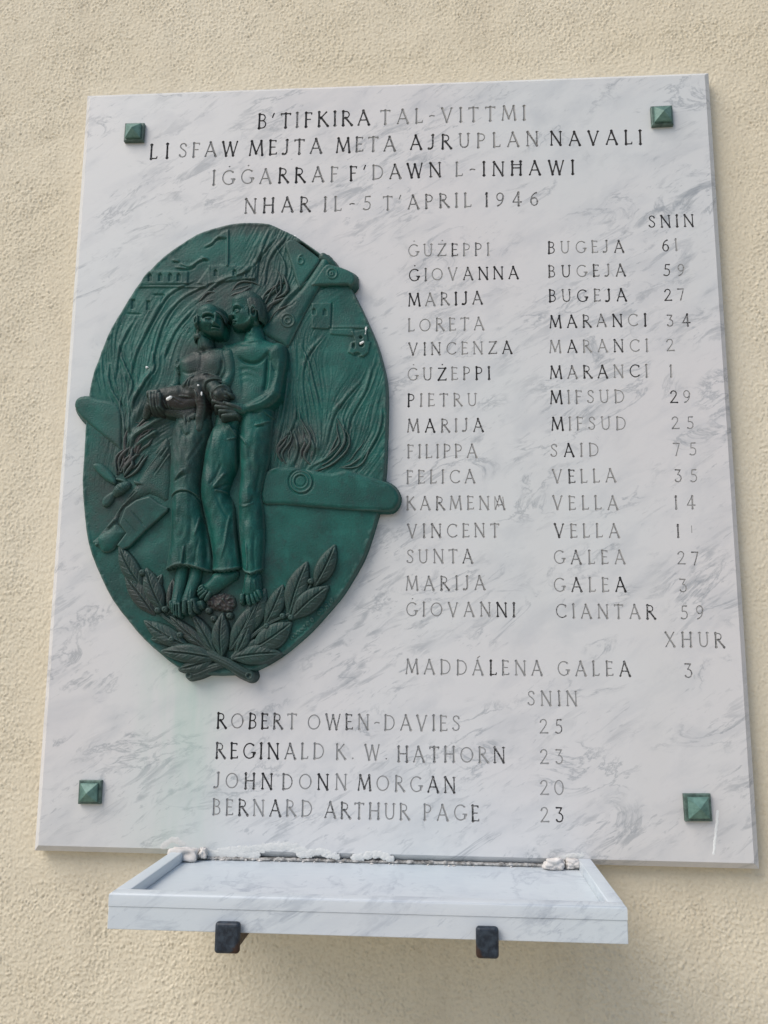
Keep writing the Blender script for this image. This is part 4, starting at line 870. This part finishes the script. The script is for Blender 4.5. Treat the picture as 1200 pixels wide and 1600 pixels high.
    hs.H = np.where(hs.H > 44, s.H[ii, jj] + (hs.H - 46) * .16 + .15, -40); hs.build('hair', 45, body, 12, cutoff=20, brown=.1, grey=.5)
def build_woman():
    s = Sculpt(205, 465, 375, 990, .6)
    s.inflate(mE((250, 620), (300, 565), (380, 530), (440, 520), (520, 505), (600, 505), (650, 528), (682, 570), (692, 630), (680, 710), (655, 770), (600, 800), (560, 900), (300, 900), (270, 720)), 17, 26, 22, 3)
    s.chain(rz(mE((278, 630), (255, 700), (235, 770), (200, 830)), [9.0, 8.5, 8, 8], [20, 19, 20, 28]), 4); s.chain(rz(mE((205, 840), (160, 880), (115, 905)), [8, 7, 6], [32, 42, 48]), 2)
    s.chain(rz(mE((640, 575), (650, 650), (650, 720), (620, 780)), [10.5, 10.5, 9.5, 9], [33, 33, 34, 38]), 2)
    s.chain(rz(mE((455, 400), (460, 500)), [10, 12], [32, 27]), 6)
    s.ridge(mE((345, 550), (400, 555), (440, 580)), 2, 1.8); s.ridge(mE((470, 570), (540, 545), (620, 545)), 2, 1.8); s.ridge(mE((430, 430), (435, 500), (450, 560)), 2, 1.6); s.bump(*mE((455, 545))[0], 4, 4, -3); s.bump(*mE((345, 645))[0], 13, 13, 2.0); s.bump(*mE((530, 640))[0], 15, 13, 3.5); s.ridge(mE((300, 690), (350, 715), (420, 700)), 2.4, -1.3)
    s.ridge(mE((595, 620), (590, 680), (560, 740)), 2.2, -3); s.ridge(mE((440, 560), (450, 620), (440, 690)), 3.0, -1.0)
    s.chain(rz(mE((262, 610), (268, 650), (272, 690)), [3.2, 4, 2.5], [33, 33, 31]), 1); s.ring(*mE((266, 640))[0], 3, 1, 1.5, 5)
    # head
    s.inflate(mW((108, 560), (115, 500), (150, 440), (165, 370), (215, 315), (300, 280), (385, 290), (455, 345), (500, 430), (518, 520), (510, 620), (482, 700), (445, 742), (385, 752), (310, 732), (245, 690), (195, 640), (130, 610)), 34, 22, 14, 3, flat=.36)
    s.bump(*mW((320, 380))[0], 14, 8, 2.0); s.ridge(mW((240, 478), (290, 452), (350, 446), (410, 466)), 1.5, 2.4); s.ridge(mW((442, 468), (475, 460), (508, 484)), 1.4, 2.6)
    s.ridge(mW((262, 500), (310, 478), (360, 478), (398, 498)), 1.5, -3.8, taper=False); s.bump(*mW((330, 512))[0], 5.2, 2.4, 2.2); s.ridge(mW((290, 520), (330, 532), (375, 520)), .8, -2.4); s.ridge(mW((300, 542), (340, 552), (380, 540)), 1.0, -1.0)
    s.ridge(mW((452, 498), (480, 488), (505, 500)), 1.4, -3.8, taper=False); s.bump(*mW((480, 514))[0], 2.8, 2.2, 2.0); s.ridge(mW((458, 524), (500, 524)), .8, -2)
    s.ridge(mW((434, 455), (430, 520), (424, 585)), 2.1, 6.0, taper=False); s.bump(*mW((420, 592))[0], 3.2, 2.4, 4.6); s.bump(*mW((394, 600))[0], 2.0, 1.7, 2.6); s.bump(*mW((452, 600))[0], 1.8, 1.6, 2.4); s.ridge(mW((386, 622), (425, 632), (460, 622)), 1.0, -5.5, taper=False)
    s.bump(*mW((412, 652))[0], 5.5, 1.5, 3.6); s.ridge(mW((368, 666), (412, 669), (455, 666)), .8, -5.5, taper=False); s.bump(*mW((414, 684))[0], 4.6, 1.6, 4.0); s.ridge(mW((378, 706), (445, 706)), 1.2, -3.6); s.bump(*mW((410, 732))[0], 5, 2.8, 3.4)
    s.ridge(mW((378, 590), (352, 640), (340, 690)), 1.3, -2.4); s.bump(*mW((290, 575))[0], 8, 5, 3.0); s.bump(*mW((290, 655))[0], 8, 6, -1.8); s.ridge(mW((215, 660), (280, 715), (350, 745)), 2, 1.8)
    s.bump(*mW((225, 520))[0], 3, 8, -1.6); s.H += 0.0
    s.ridge(mW((225, 715), (300, 762), (400, 782), (480, 750)), 3.0, -9); s.ridge(mW((300, 800), (400, 815), (500, 790)), 5, -6)
    s.ring(*mW((158, 530))[0], 3.6, 1.2, 4.6, 6.6); s.bump(*mW((162, 532))[0], 1.8, 3.4, -2.8); s.bump(*mW((170, 585))[0], 2.4, 2.2, 2.4); s.ridge(mW((205, 470), (205, 540), (200, 600)), 1.3, -2)
    # legs and feet
    s.chain(rz(mG((215, 165), (200, 300), (180, 450), (170, 560)), [10.5, 9.5, 9, 10], [15, 18, 21, 24]), 2); s.chain(rz(mG((365, 180), (350, 290), (310, 420), (290, 520)), [10.5, 9.5, 8.5, 9.5], [16, 20, 23, 26]), 2)
    fingers(s, mG((130, 640), (150, 665), (175, 672), (205, 685), (112, 600)), mG((135, 560), (160, 560), (180, 560), (205, 560), (120, 540)), 2.1, 29, 32)
    fingers(s, mG((255, 640), (325, 655), (375, 625)), mG((270, 540), (320, 545), (350, 530)), 3.3, 32, 35); fingers(s, mG((378, 632), (415, 600), (435, 590)), mG((375, 560), (400, 545), (425, 540)), 2.2, 26, 28)
    for x, y in ((256, 612), (328, 645), (150, 655)): s.bump(*mG((x, y))[0], 1.8, 1.4, -1.0)
    for a, b in (((165, 570), (160, 640)), ((190, 570), (188, 650)), ((225, 540), (228, 640)), ((298, 550), (300, 640)), ((358, 540), (360, 600))): s.ridge(mG(a, b), .9, -4)
    for a, b in (((240, 530), (300, 520)), ((305, 380), (290, 500)), ((190, 430), (175, 540)), ((330, 400), (325, 510))): s.ridge(mG(a, b), 1.2, .9)
    s.chain(rz(mF((270, -60), (240, 500), (245, 1000), (245, 1260)), [13, 11, 9, 9], [18, 18, 14, 12]), 2); s.chain(rz(mF((350, -60), (330, 500), (340, 1000), (350, 1260)), [13, 11, 9, 9], [18, 18, 14, 13]), 2)
    s.grain(.22, 61, 2.5, 8)
    body = s.build('woman_figure', 28, relief, 11, grey=.15, label='woman of the relief, her eyes lowered, holding the child across her arms')
    t = Sculpt(250, 640, 335, 925, .75)
    t.inflate(mF((200, 60), (300, 30), (420, 30), (470, 90), (445, 220), (412, 360), (394, 480), (388, 600), (402, 740), (440, 900), (462, 1040), (478, 1150), (484, 1320), (410, 1330), (262, 1330), (205, 1330), (108, 1320), (140, 1080), (162, 880), (166, 720), (160, 560), (158, 400), (168, 240)), 15, 23, 22, 2)
    t.bump(*mF((250, 780))[0], 17, 40, 3); t.bump(*mF((300, 400))[0], 17, 40, 3)
    t.ridge(mF((165, 672), (200, 632), (250, 612), (310, 612), (360, 640), (390, 690)), 1.3, -3.4); t.ridge(mF((165, 662), (200, 622), (250, 602), (310, 602), (360, 628)), 1.8, 2.4)
    for l_, w_, a_ in ((((285, 1010), (272, 1080), (262, 1145)), 1.6, 2.8), (((300, 1000), (290, 1080), (285, 1150)), 2.2, -2.0), (((390, 790), (380, 860), (360, 930)), 1.6, 2.6), (((405, 800), (425, 960), (440, 1150)), 4.0, -5), (((225, 520), (250, 480), (290, 455)), 2.2, 2.4), (((215, 535), (260, 500), (300, 490)), 2.0, -2.6), (((200, 120), (190, 250), (175, 400)), 2.2, 1.4), (((430, 180), (350, 330), (310, 400)), 2.4, -1.5),
                     (((180, 720), (190, 900), (165, 1130)), 2.4, -1.5), (((340, 760), (330, 900), (320, 1000)), 2.8, -1.3), (((240, 700), (230, 850)), 3.2, 1.2), (((250, 130), (290, 200), (330, 180)), 2.2, -2.0), (((460, 160), (430, 300), (400, 400)), 1.6, 1.8), (((390, 950), (370, 1050), (360, 1150)), 2, -1.6)):
        t.ridge(mF(*l_), w_, a_)
    t.ridge(mF((140, 1165), (205, 1146), (262, 1136), (345, 1148), (410, 1168), (462, 1182)), 1.5, 2.2); t.H += .42 * fft_noise(*t.H.shape, 20, 60, 62, .7, 1.5); t.grain(.2, 63, 2.5, 8)
    t.hem(mF((125, 1176), (205, 1156), (262, 1146), (345, 1158), (410, 1178), (464, 1192)))
    t.build('skirt', 28, body, 11, grey=.25, brown=.1)
    hs = Sculpt(292, 466, 352, 525, .6)
    hs.inflate(mW((95, 520), (130, 430), (160, 365), (212, 305), (300, 268), (392, 280), (465, 340), (505, 420), (512, 470), (470, 400), (400, 350), (310, 335), (240, 375), (200, 430), (195, 480), (165, 470), (130, 505), (120, 560)), 56, 5, 8, .5, slope=1.6)
    for k in range(12):
        x = 150 + k * 30; hs.ridge(mW((x, 420 - 12 * k if k < 8 else 300 + (k - 8) * 30), (x + 30, 350 - 8 * k if k < 6 else 310 + (k - 6) * 14), (x + 80, 320 if k < 6 else 350 + (k - 6) * 20)), .9, (.9 if k % 2 else -1.0))
    ii = np.clip(((hs.V - s.vs[0]) / s.st).round().astype(int), 0, s.H.shape[0] - 1); jj = np.clip(((hs.U - s.us[0]) / s.st).round().astype(int), 0, s.H.shape[1] - 1)
    hs.H = np.where(hs.H > 54, s.H[ii, jj] + (hs.H - 56) * .2 + .15, -40)
    hs.chain(rz(mW((70, 630), (110, 640), (130, 655)), [3.5, 4.5, 3.5], [36, 38, 36]), 1); hs.chain(rz(mW((95, 600), (110, 560)), [3, 3], [36, 38]), 1); hs.build('hair', 50, body, 12, cutoff=20, brown=.2, grey=.5)
def build_child():
    s = Sculpt(215, 575, 385, 722, .7)
    # legs and hips lying to the left, trunk, head to the right
    s.chain(rz(mK((560, 270), (430, 275), (300, 285), (170, 300), (110, 300)), [14, 13.5, 12.5, 9.5, 7], [32, 34, 36, 38, 37]), 4); s.chain(rz(mK((520, 340), (400, 365), (300, 360), (200, 350)), [12.5, 12.5, 11, 8.5], [31, 33, 35, 36]), 4)
    s.chain(rz(mK((110, 300), (70, 370), (30, 430), (0, 480)), [7.5, 7, 6, 5], [36, 30, 25, 20]), 3)
    s.chain(rz(mK((700, 200), (620, 220), (540, 250)), [16, 15.5, 14.5], [32, 33, 34]), 4); s.inflate(mK((410, 200), (500, 110), (640, 65), (780, 90), (870, 150), (880, 210), (800, 200), (700, 230), (600, 300), (450, 260)), 38, 13, 18, 4)
    s.chain(rz(mK((820, 300), (850, 290)), [15, 14], [44, 44]), 2); s.chain(rz(mK((720, 190), (780, 250)), [10, 11], [42, 44]), 4)
    # face tipped back, profile to the upper right
    s.bump(*mK((870, 235))[0], 5, 3, 3); s.ridge(mK((770, 290), (830, 240), (890, 225)), 1.8, 2.6); s.bump(*mK((895, 285))[0], 2.5, 2.2, -4); s.bump(*mK((940, 318))[0], 3.0, 2.2, 5); s.chain(rz(mK((880, 290), (940, 318)), [2.6, 2.2], [54, 53]), 1); s.bump(*mK((905, 345))[0], 3.5, 1.5, 3); s.ridge(mK((880, 352), (930, 356)), .9, -3); s.bump(*mK((900, 375))[0], 3.5, 2, 3); s.bump(*mK((810, 330))[0], 5, 4, 2); s.ridge(mK((760, 290), (770, 360), (820, 410)), 2, -3)
    for k in range(5): s.ridge(mK((755 + 12 * k, 300 + 14 * k), (790 + 16 * k, 345 + 12 * k), (850 + 14 * k, 370 + 8 * k)), 1.0, (1 if k % 2 else -1.4))
    # the arm that hangs down with an open hand
    s.chain(rz(mK((590, 220), (610, 320), (620, 420), (600, 520), (585, 640), (560, 740)), [7.5, 8, 7, 6.5, 5.5, 4], [43, 43, 39, 36, 33, 29]), 3); s.chain(rz(mK((555, 750), (500, 800), (480, 830)), [5, 7, 6], [28, 29, 29]), 3)
    fingers(s, mK((425, 830), (415, 905), (440, 925), (475, 930), (505, 900)), mK((470, 790), (465, 830), (480, 840), (500, 840), (520, 820)), 2.0, 29, 32)
    # woman's hand over the child's legs, man's hand under its head
    fingers(s, mK((125, 430), (150, 440), (185, 440), (205, 430)), mK((115, 300), (150, 300), (180, 305), (210, 310)), 2.3, 50, 52); s.chain(rz(mK((90, 290), (180, 285)), [5, 5], [44, 46]), 2)
    fingers(s, mK((760, 375), (790, 430), (830, 480), (860, 530)), mK((960, 440), (970, 460), (980, 490), (990, 510)), 2.6, 50, 46); fingers(s, mK((880, 400),), mK((1040, 450),), 2.8, 52, 46)
    for a, b in (((230, 320), (260, 420)), ((280, 400), (310, 470)), ((320, 330), (420, 380)), ((400, 320), (520, 330)), ((260, 460), (310, 480))): s.ridge(mK(a, b), 1.5, 2.2); s.ridge([(x + 2.2, y + 1.6) for x, y in mK(a, b)], 1.4, -2.6)
    for l_ in (((520, 110), (480, 160), (450, 220)), ((560, 95), (510, 150), (500, 220)), ((640, 90), (700, 80), (780, 110)), ((540, 230), (580, 280), (600, 330)), ((860, 150), (760, 150), (680, 190), (665, 260))): s.ridge(mK(*l_), 1.4, 2.0); s.ridge([(x + 2, y + 2) for x, y in mK(*l_)], 1.3, -2.0)
    s.H += .45 * fft_noise(*s.H.shape, 18, 50, 71); s.grain(.15, 72, 2.5, 8)
    s.build('child_figure', 35, relief, 14, brown=.1, grey=.7, label='limp child laid across the arms of the couple, one arm hanging')
    # folds of cloth under the legs and beside the hanging arm
    t = Sculpt(215, 625, 345, 715, .75)
    t.inflate(mK((180, 430), (300, 400), (560, 400), (580, 500), (540, 560), (560, 700), (450, 760), (400, 700), (380, 540), (250, 500)), 27, 10, 14)
    t.chain(rz(mK((400, 610), (470, 570), (550, 510)), [4, 5, 4], [32, 34, 35]), 2); t.chain(rz(mK((650, 480), (640, 600), (610, 720)), [6, 7, 5], [22, 24, 20]), 2)
    for k in range(6): t.ridge(mK((420 + 25 * k, 520 + 5 * k), (440 + 22 * k, 600), (430 + 26 * k, 700)), 1.8, (1.8 if k % 2 else -2.2))
    t.grain(.3, 73, 2.5, 9); t.build('cloth_fold', 30, relief, 13, brown=.1, grey=.6)
    r = Sculpt(315, 925, 375, 965, .75); r.inflate(mG((470, 520), (560, 450), (680, 440), (770, 490), (785, 560), (740, 640), (640, 640), (520, 610)), 16, 9, 12); r.H += .8 * fft_noise(*r.H.shape, 9, 24, 75); r.build('stone', 24, relief, 12, brown=.8)
build_man(); build_woman(); build_child()

# white paint specks on the bronze
def speck(pts, z, r):
    x, y = np.mean([p[0] for p in pts]), np.mean([p[1] for p in pts]); s = Sculpt(x - 12, y - 12, x + 12, y + 12, .6)
    p = [(a, b, r, z) for a, b in pts]; s.chain(p if len(p) > 1 else [p[0], (pts[0][0] + .3, pts[0][1], r, z)], sub=1); s.build('paint_speck', z, relief, z, mat=M_speck, cutoff=z)
speck(mR((745, 860), (738, 930), (728, 990)), 17.5, 1.3); speck(mR((640, 1158), (690, 1130)), 18.5, 1.4); speck(mK((262, 330), (292, 312)), 53.5, 2.0); speck([(229.3, 574)], 18, 1.5)
speck(mK((616, 262), (616, 285)), 55, .9); speck(mK((580, 186),), 57, 1.0); speck(mH((0, -5),), 17, .01) if False else None
for x, y in ((461, 369), (245, 416)): speck([(x, y)], 13.5, 1.2)

# ------------------------------------------------------------------ bolt caps
def tier(cx, cz, hw, y0, y1, rot, ins, mat, name, par, apex=None):
    """square block from y0 out to y1 (negative is towards the viewer) with a bevel, or a pyramid"""
    c, s_ = math.cos(rot), math.sin(rot)
    def rg(r, y): return [(cx + (a * c - b * s_) * r, y, cz + (a * s_ + b * c) * r) for a, b in ((-1, 1), (1, 1), (1, -1), (-1, -1))]
    rings = [rg(hw, y0), rg(hw, y1 + ins), rg(hw - ins, y1)]
    V = sum(rings, [])
    if apex is None: F = [(8, 11, 10, 9)]
    else: V.append((cx, apex, cz)); F = [(8 + i, 8 + (i + 3) % 4, 12) for i in range(4)]
    for k in range(2):
        for i in range(4): a, b = 4 * k + i, 4 * k + (i + 1) % 4; F.append((a, a + 4, b + 4, b))
    return mesh_np(name, V, F, mat, par, smooth=False)
def cap(px, py, hw, rot, label):
    x, y, z = P3(px, py, -0.008); e = empty('bolt_cap', (0, 0, 0))
    tag(e, label, 'bolt cap', 'pyramid bolt caps at the corners of the marble slab')
    r = math.radians(rot); tier(x, z, hw, 0.001, -0.0075, r, .0012, M_capdark, 'base_plate', e)
    tier(x, z, hw * .77, -0.0060, -0.0125, r, .0012, M_cap, 'pyramid', e, apex=-0.0200)
cap(209, 205.5, .0170, -1.0, 'green pyramid bolt cap beside the word LI, top left corner of the slab')
cap(1035, 179.5, .0175, 1.0, 'pale green pyramid bolt cap above the word NAVALI, top right corner of the slab')
cap(139.5, 1238, .0172, .5, 'green pyramid bolt cap in the bottom left corner of the slab')
cap(1091, 1262, .0190, 1.2, 'green pyramid bolt cap beside the white scratch, bottom right corner of the slab')

# ------------------------------------------------------------------ shelf
def rbox(x0, x1, y0, y1, z0, z1, name, mat, par, bev=.0018, seg=2, top=None):
    import bmesh
    bm = bmesh.new(); bmesh.ops.create_cube(bm, size=1.0)
    for v in bm.verts:
        v.co.x = x0 if v.co.x < 0 else x1; v.co.y = y0 if v.co.y < 0 else y1; v.co.z = z0 if v.co.z < 0 else z1
    if top:
        ed = [e for e in bm.edges if all(abs(v.co.z - z1) < 1e-6 for v in e.verts)]
        bmesh.ops.bevel(bm, geom=ed, offset=top, segments=4, affect='EDGES', profile=.5)
        for f in bm.faces: f.smooth = True
        me = bpy.data.meshes.new(name); bm.to_mesh(me); bm.free()
        try: me.set_sharp_from_angle(angle=math.radians(50))
        except Exception: pass
        return link(name, me, mat, par)
    bmesh.ops.bevel(bm, geom=bm.edges[:], offset=bev, segments=seg, affect='EDGES', profile=.5)
    me = bpy.data.meshes.new(name); bm.to_mesh(me); bm.free()
    for p in me.polygons: p.use_smooth = False
    return link(name, me, mat, par)
XL, XR = -0.3145, 0.2966; ZT = -0.6222; YF = -0.2586
shelf = empty('marble_shelf', (0, 0, 0)); tag(shelf, 'shallow white marble shelf with a raised rim under the memorial slab', 'shelf')
rh, rw, th = .0145, .0185, .0265
YB = -0.0012
rbox(XL, XR, YF, SLAB_T + .004, ZT - rh - th, ZT - rh, 'shelf_board', M_shelf, shelf, .0008)
rbox(XL, XR, YF - .0008, YF + .0215, ZT - rh - .0004, ZT, 'front_rim', M_shelf, shelf, top=.0030)
rbox(XL, XL + rw, YF + .0221, YB, ZT - rh + .0006, ZT - .0005, 'side_rim', M_shelf, shelf, top=.0018)
rbox(XR - rw, XR, YF + .0221, YB, ZT - rh + .0006, ZT - .0005, 'side_rim', M_shelf, shelf, top=.0018)

# brackets
def bracket(u0, v0, u1, v1, label, rside):
    e = empty('shelf_bracket', (0, 0, 0)); tag(e, label, 'bracket', 'steel brackets under the marble shelf')
    yf = YF - .0115; x0, _, z1 = P3(u0, v0, yf); x1, _, z0 = P3(u1, v1, yf); cx = (x0 + x1) / 2
    zb = ZT - rh - th
    p = rbox(cx - (x1 - x0) / 2, cx + (x1 - x0) / 2, yf, YF - .0015, z0, z1, 'end_plate', M_steel, e, .0042, 4)
    b = rbox(cx - (x1 - x0) / 2 + .0015, cx + (x1 - x0) / 2 - .0015, YF + .0005, SLAB_T + .004, zb - .015, zb - .0006, 'support_bar', M_steel, e, .0015)
    for o in (p, b):
        me = o.data; n = len(me.vertices); co = np.empty(n * 3); me.vertices.foreach_get('co', co); co = co.reshape(-1, 3)
        if o is p:
            sx = (co[:, 0] - cx) / (x1 - x0) * 2 * rside; sz = (co[:, 2] - z0) / (z1 - z0); a = np.clip(.30 + .45 * sx - .9 * sz + .1, 0, 1)
        else: a = np.full(n, .75)
        at = me.attributes.new('rust', 'FLOAT', 'POINT'); at.data.foreach_set('value', a.astype(np.float32))
bracket(335.5, 1441, 373, 1492, 'dark steel bracket under the left part of the marble shelf', 1)
bracket(743.5, 1448.5, 780, 1500, 'dark steel bracket under the right part of the marble shelf', -1)

# ------------------------------------------------------------------ putty and mortar
def lump(cx, cy, cz, rx, ry, rz_, seed, name, label, cat='putty', mat=M_putty, n=26, amp=.28):
    r = np.random.default_rng(seed); th_ = np.linspace(0, 2 * math.pi, n * 2, endpoint=False); ph = np.linspace(.02, math.pi - .02, n)
    T, Pp = np.meshgrid(th_, ph); D = np.stack([np.sin(Pp) * np.cos(T), np.sin(Pp) * np.sin(T), np.cos(Pp)], -1)
    f = np.ones(T.shape)
    for k in range(9):
        w = r.normal(0, 1, 3); w /= np.linalg.norm(w); fr = r.uniform(1.5, 7); f += amp / fr ** .6 * .5 * np.sin(D @ w * fr * 2 + r.uniform(0, 6))
    f = np.round(f * 9) / 9 * .5 + f * .5
    sq = 1 / np.maximum(np.abs(D).max(-1), .62) ** .7
    V = D * (f * sq * .85)[..., None] * np.array([rx, ry, rz_]) + np.array([cx, cy, cz])
    h, w_ = T.shape; idx = np.arange(h * w_).reshape(h, w_); nx = np.roll(idx, -1, 1)
    q = np.stack([idx[:-1], idx[1:], nx[1:], nx[:-1]], -1).reshape(-1, 4)
    o = mesh_np(name, V.reshape(-1, 3), q, mat, None, True)
    tag(o, label, cat); return o
zf = ZT - rh
lump(P3(292, 1338)[0], -.012, zf + .010, .022, .012, .010, 3, 'putty_lump', 'large cracked lump of white putty in the left rear corner of the shelf')
lump(P3(319, 1335)[0], -.006, zf + .011, .006, .007, .008, 5, 'putty_lump', 'small block of white putty just right of the large left corner lump')
lump(P3(864, 1352)[0], -.012, zf + .008, .0155, .010, .0085, 8, 'putty_lump', 'flat white putty piece on the shelf, left of its right rear corner')
lump(P3(894, 1352)[0], -.008, zf + .008, .011, .008, .008, 12, 'putty_lump', 'small white putty piece wedged against the right rim of the shelf')
def smear(pts, w, z, seed, label, name='putty_smear', mat=M_smear, cat='putty'):
    q = np.array(pts); s = Sculpt(q[:, 0].min() - w * 2, q[:, 1].min() - w * 2, q[:, 0].max() + w * 2, q[:, 1].max() + w * 2, .8)
    s.H[:] = -1.5
    c = cr(pts, 6); D = np.full(s.U.shape, 1e9)
    for a, b in zip(c[:-1], c[1:]):
        dx, dy = b - a; t = np.clip(((s.U - a[0]) * dx + (s.V - a[1]) * dy) / (dx * dx + dy * dy + 1e-9), 0, 1); D = np.minimum(D, np.hypot(s.U - a[0] - t * dx, s.V - a[1] - t * dy))
    nz = fft_noise(*s.U.shape, 7, 30, seed)
    s.H = .5 * z * np.clip(1.2 - (D / w) ** 2 + .32 * nz, -2, 1.15) + .04 * fft_noise(*s.U.shape, 4, 10, seed + 1)
    o = s.build(name, .5, None, -.4, mat=mat, cutoff=-.1)
    if o: tag(o, label, cat)
smear([(300, 1330), (340, 1334), (400, 1336)], 5, .9, 3, 'thin dried putty smear on the slab behind the left end of the shelf')
smear([(345, 1331), (400, 1326), (450, 1322), (480, 1334)], 6, .8, 14, 'curved white putty smear on the slab right of the left putty lumps')
smear([(470, 1335), (500, 1331), (525, 1338)], 5, 1.2, 25, 'short putty smear on the foot of the slab left of the middle of the shelf')
smear([(555, 1340), (590, 1335), (610, 1341)], 5, 1.2, 36, 'broad white putty patch on the foot of the slab above the middle of the shelf')
smear([(255, 1322), (270, 1312), (285, 1318)], 4, .6, 47, 'faint white smear on the slab left of the shelf corner')
smear([(870, 1344), (892, 1338), (908, 1337)], 4, 1.0, 58, 'white putty smear on the slab above the right end of the shelf')
smear([(1121.5, 1268), (1120, 1290), (1117.5, 1312), (1115.5, 1334)], 2.0, .7, 69, 'long thin white scratch running down beside the bottom right bolt cap', 'drip_mark', M_speck, 'drip mark')
# the mortar joint between slab and shelf, with crumbs
def joint():
    n = 520; xs = np.linspace(XL + rw, XR - rw, n); m = 9; ts = np.linspace(0, 1, m)
    a = fft_noise(m, n, 3, 16, 81, 1.0, 1.0); base = fft_noise(1, n, 8, 60, 82)[0]
    left = np.clip((XL + .26 - xs) / .20, 0, 1)                 # more filler towards the left
    V = []
    for j, t in enumerate(ts):
        y = 0.0045 - (.004 * np.sin(t * math.pi)) - .0006 * np.maximum(a[j], 0) - .0012 * sstep(.1, .9, base + left) * np.sin(t * math.pi)
        z = zf - .0005 + t * (.0052 + .0010 * sstep(0, 1, base))
        V.append(np.stack([xs, y - .0030 * np.clip(left * 1.2 + .15 * base, 0, 1), z], -1))
    V = np.concatenate(V); idx = np.arange(m * n).reshape(m, n); q = np.stack([idx[:-1, :-1], idx[:-1, 1:], idx[1:, 1:], idx[1:, :-1]], -1).reshape(-1, 4)
    o = mesh_np('mortar_joint', V, q, M_gap); tag(o, 'rough broken line of mortar between the slab and the marble shelf', 'mortar')
joint()
def crumbs():
    V = []; F = []; r = np.random.default_rng(4)
    for k in range(46):
        u = r.uniform(0, 1) ** 1.6; x = XL + rw + .04 + u * (XR - XL - 2 * rw - .06); y = r.uniform(-.008, .001); s_ = r.uniform(.0006, .0020) * (1.3 - .7 * u); z = zf + s_ * .5
        o = len(V); ax = r.uniform(.7, 2.2)
        for dx, dy, dz in ((-1, 0, 0), (1, 0, 0), (0, -1, 0), (0, 1, 0), (0, 0, 1), (0, 0, -1)): V.append((x + dx * s_ * ax * r.uniform(.6, 1.2), y + dy * s_ * r.uniform(.6, 1.2), z + dz * s_ * r.uniform(.6, 1.2)))
        for a, b in ((0, 2), (2, 1), (1, 3), (3, 0)): F += [(o + a, o + b, o + 4), (o + b, o + a, o + 5)]
    o = mesh_np('putty_crumbs', V, F, M_putty, None, False); tag(o, 'white putty crumbs scattered along the back of the marble shelf', 'crumbs', kind='stuff')
crumbs()

# parts were built in world space: settle the relief's origin at its lower tip without moving them
bpy.context.view_layer.update()
for ch in relief.children: ch.matrix_parent_inverse = relief.matrix_world.inverted()
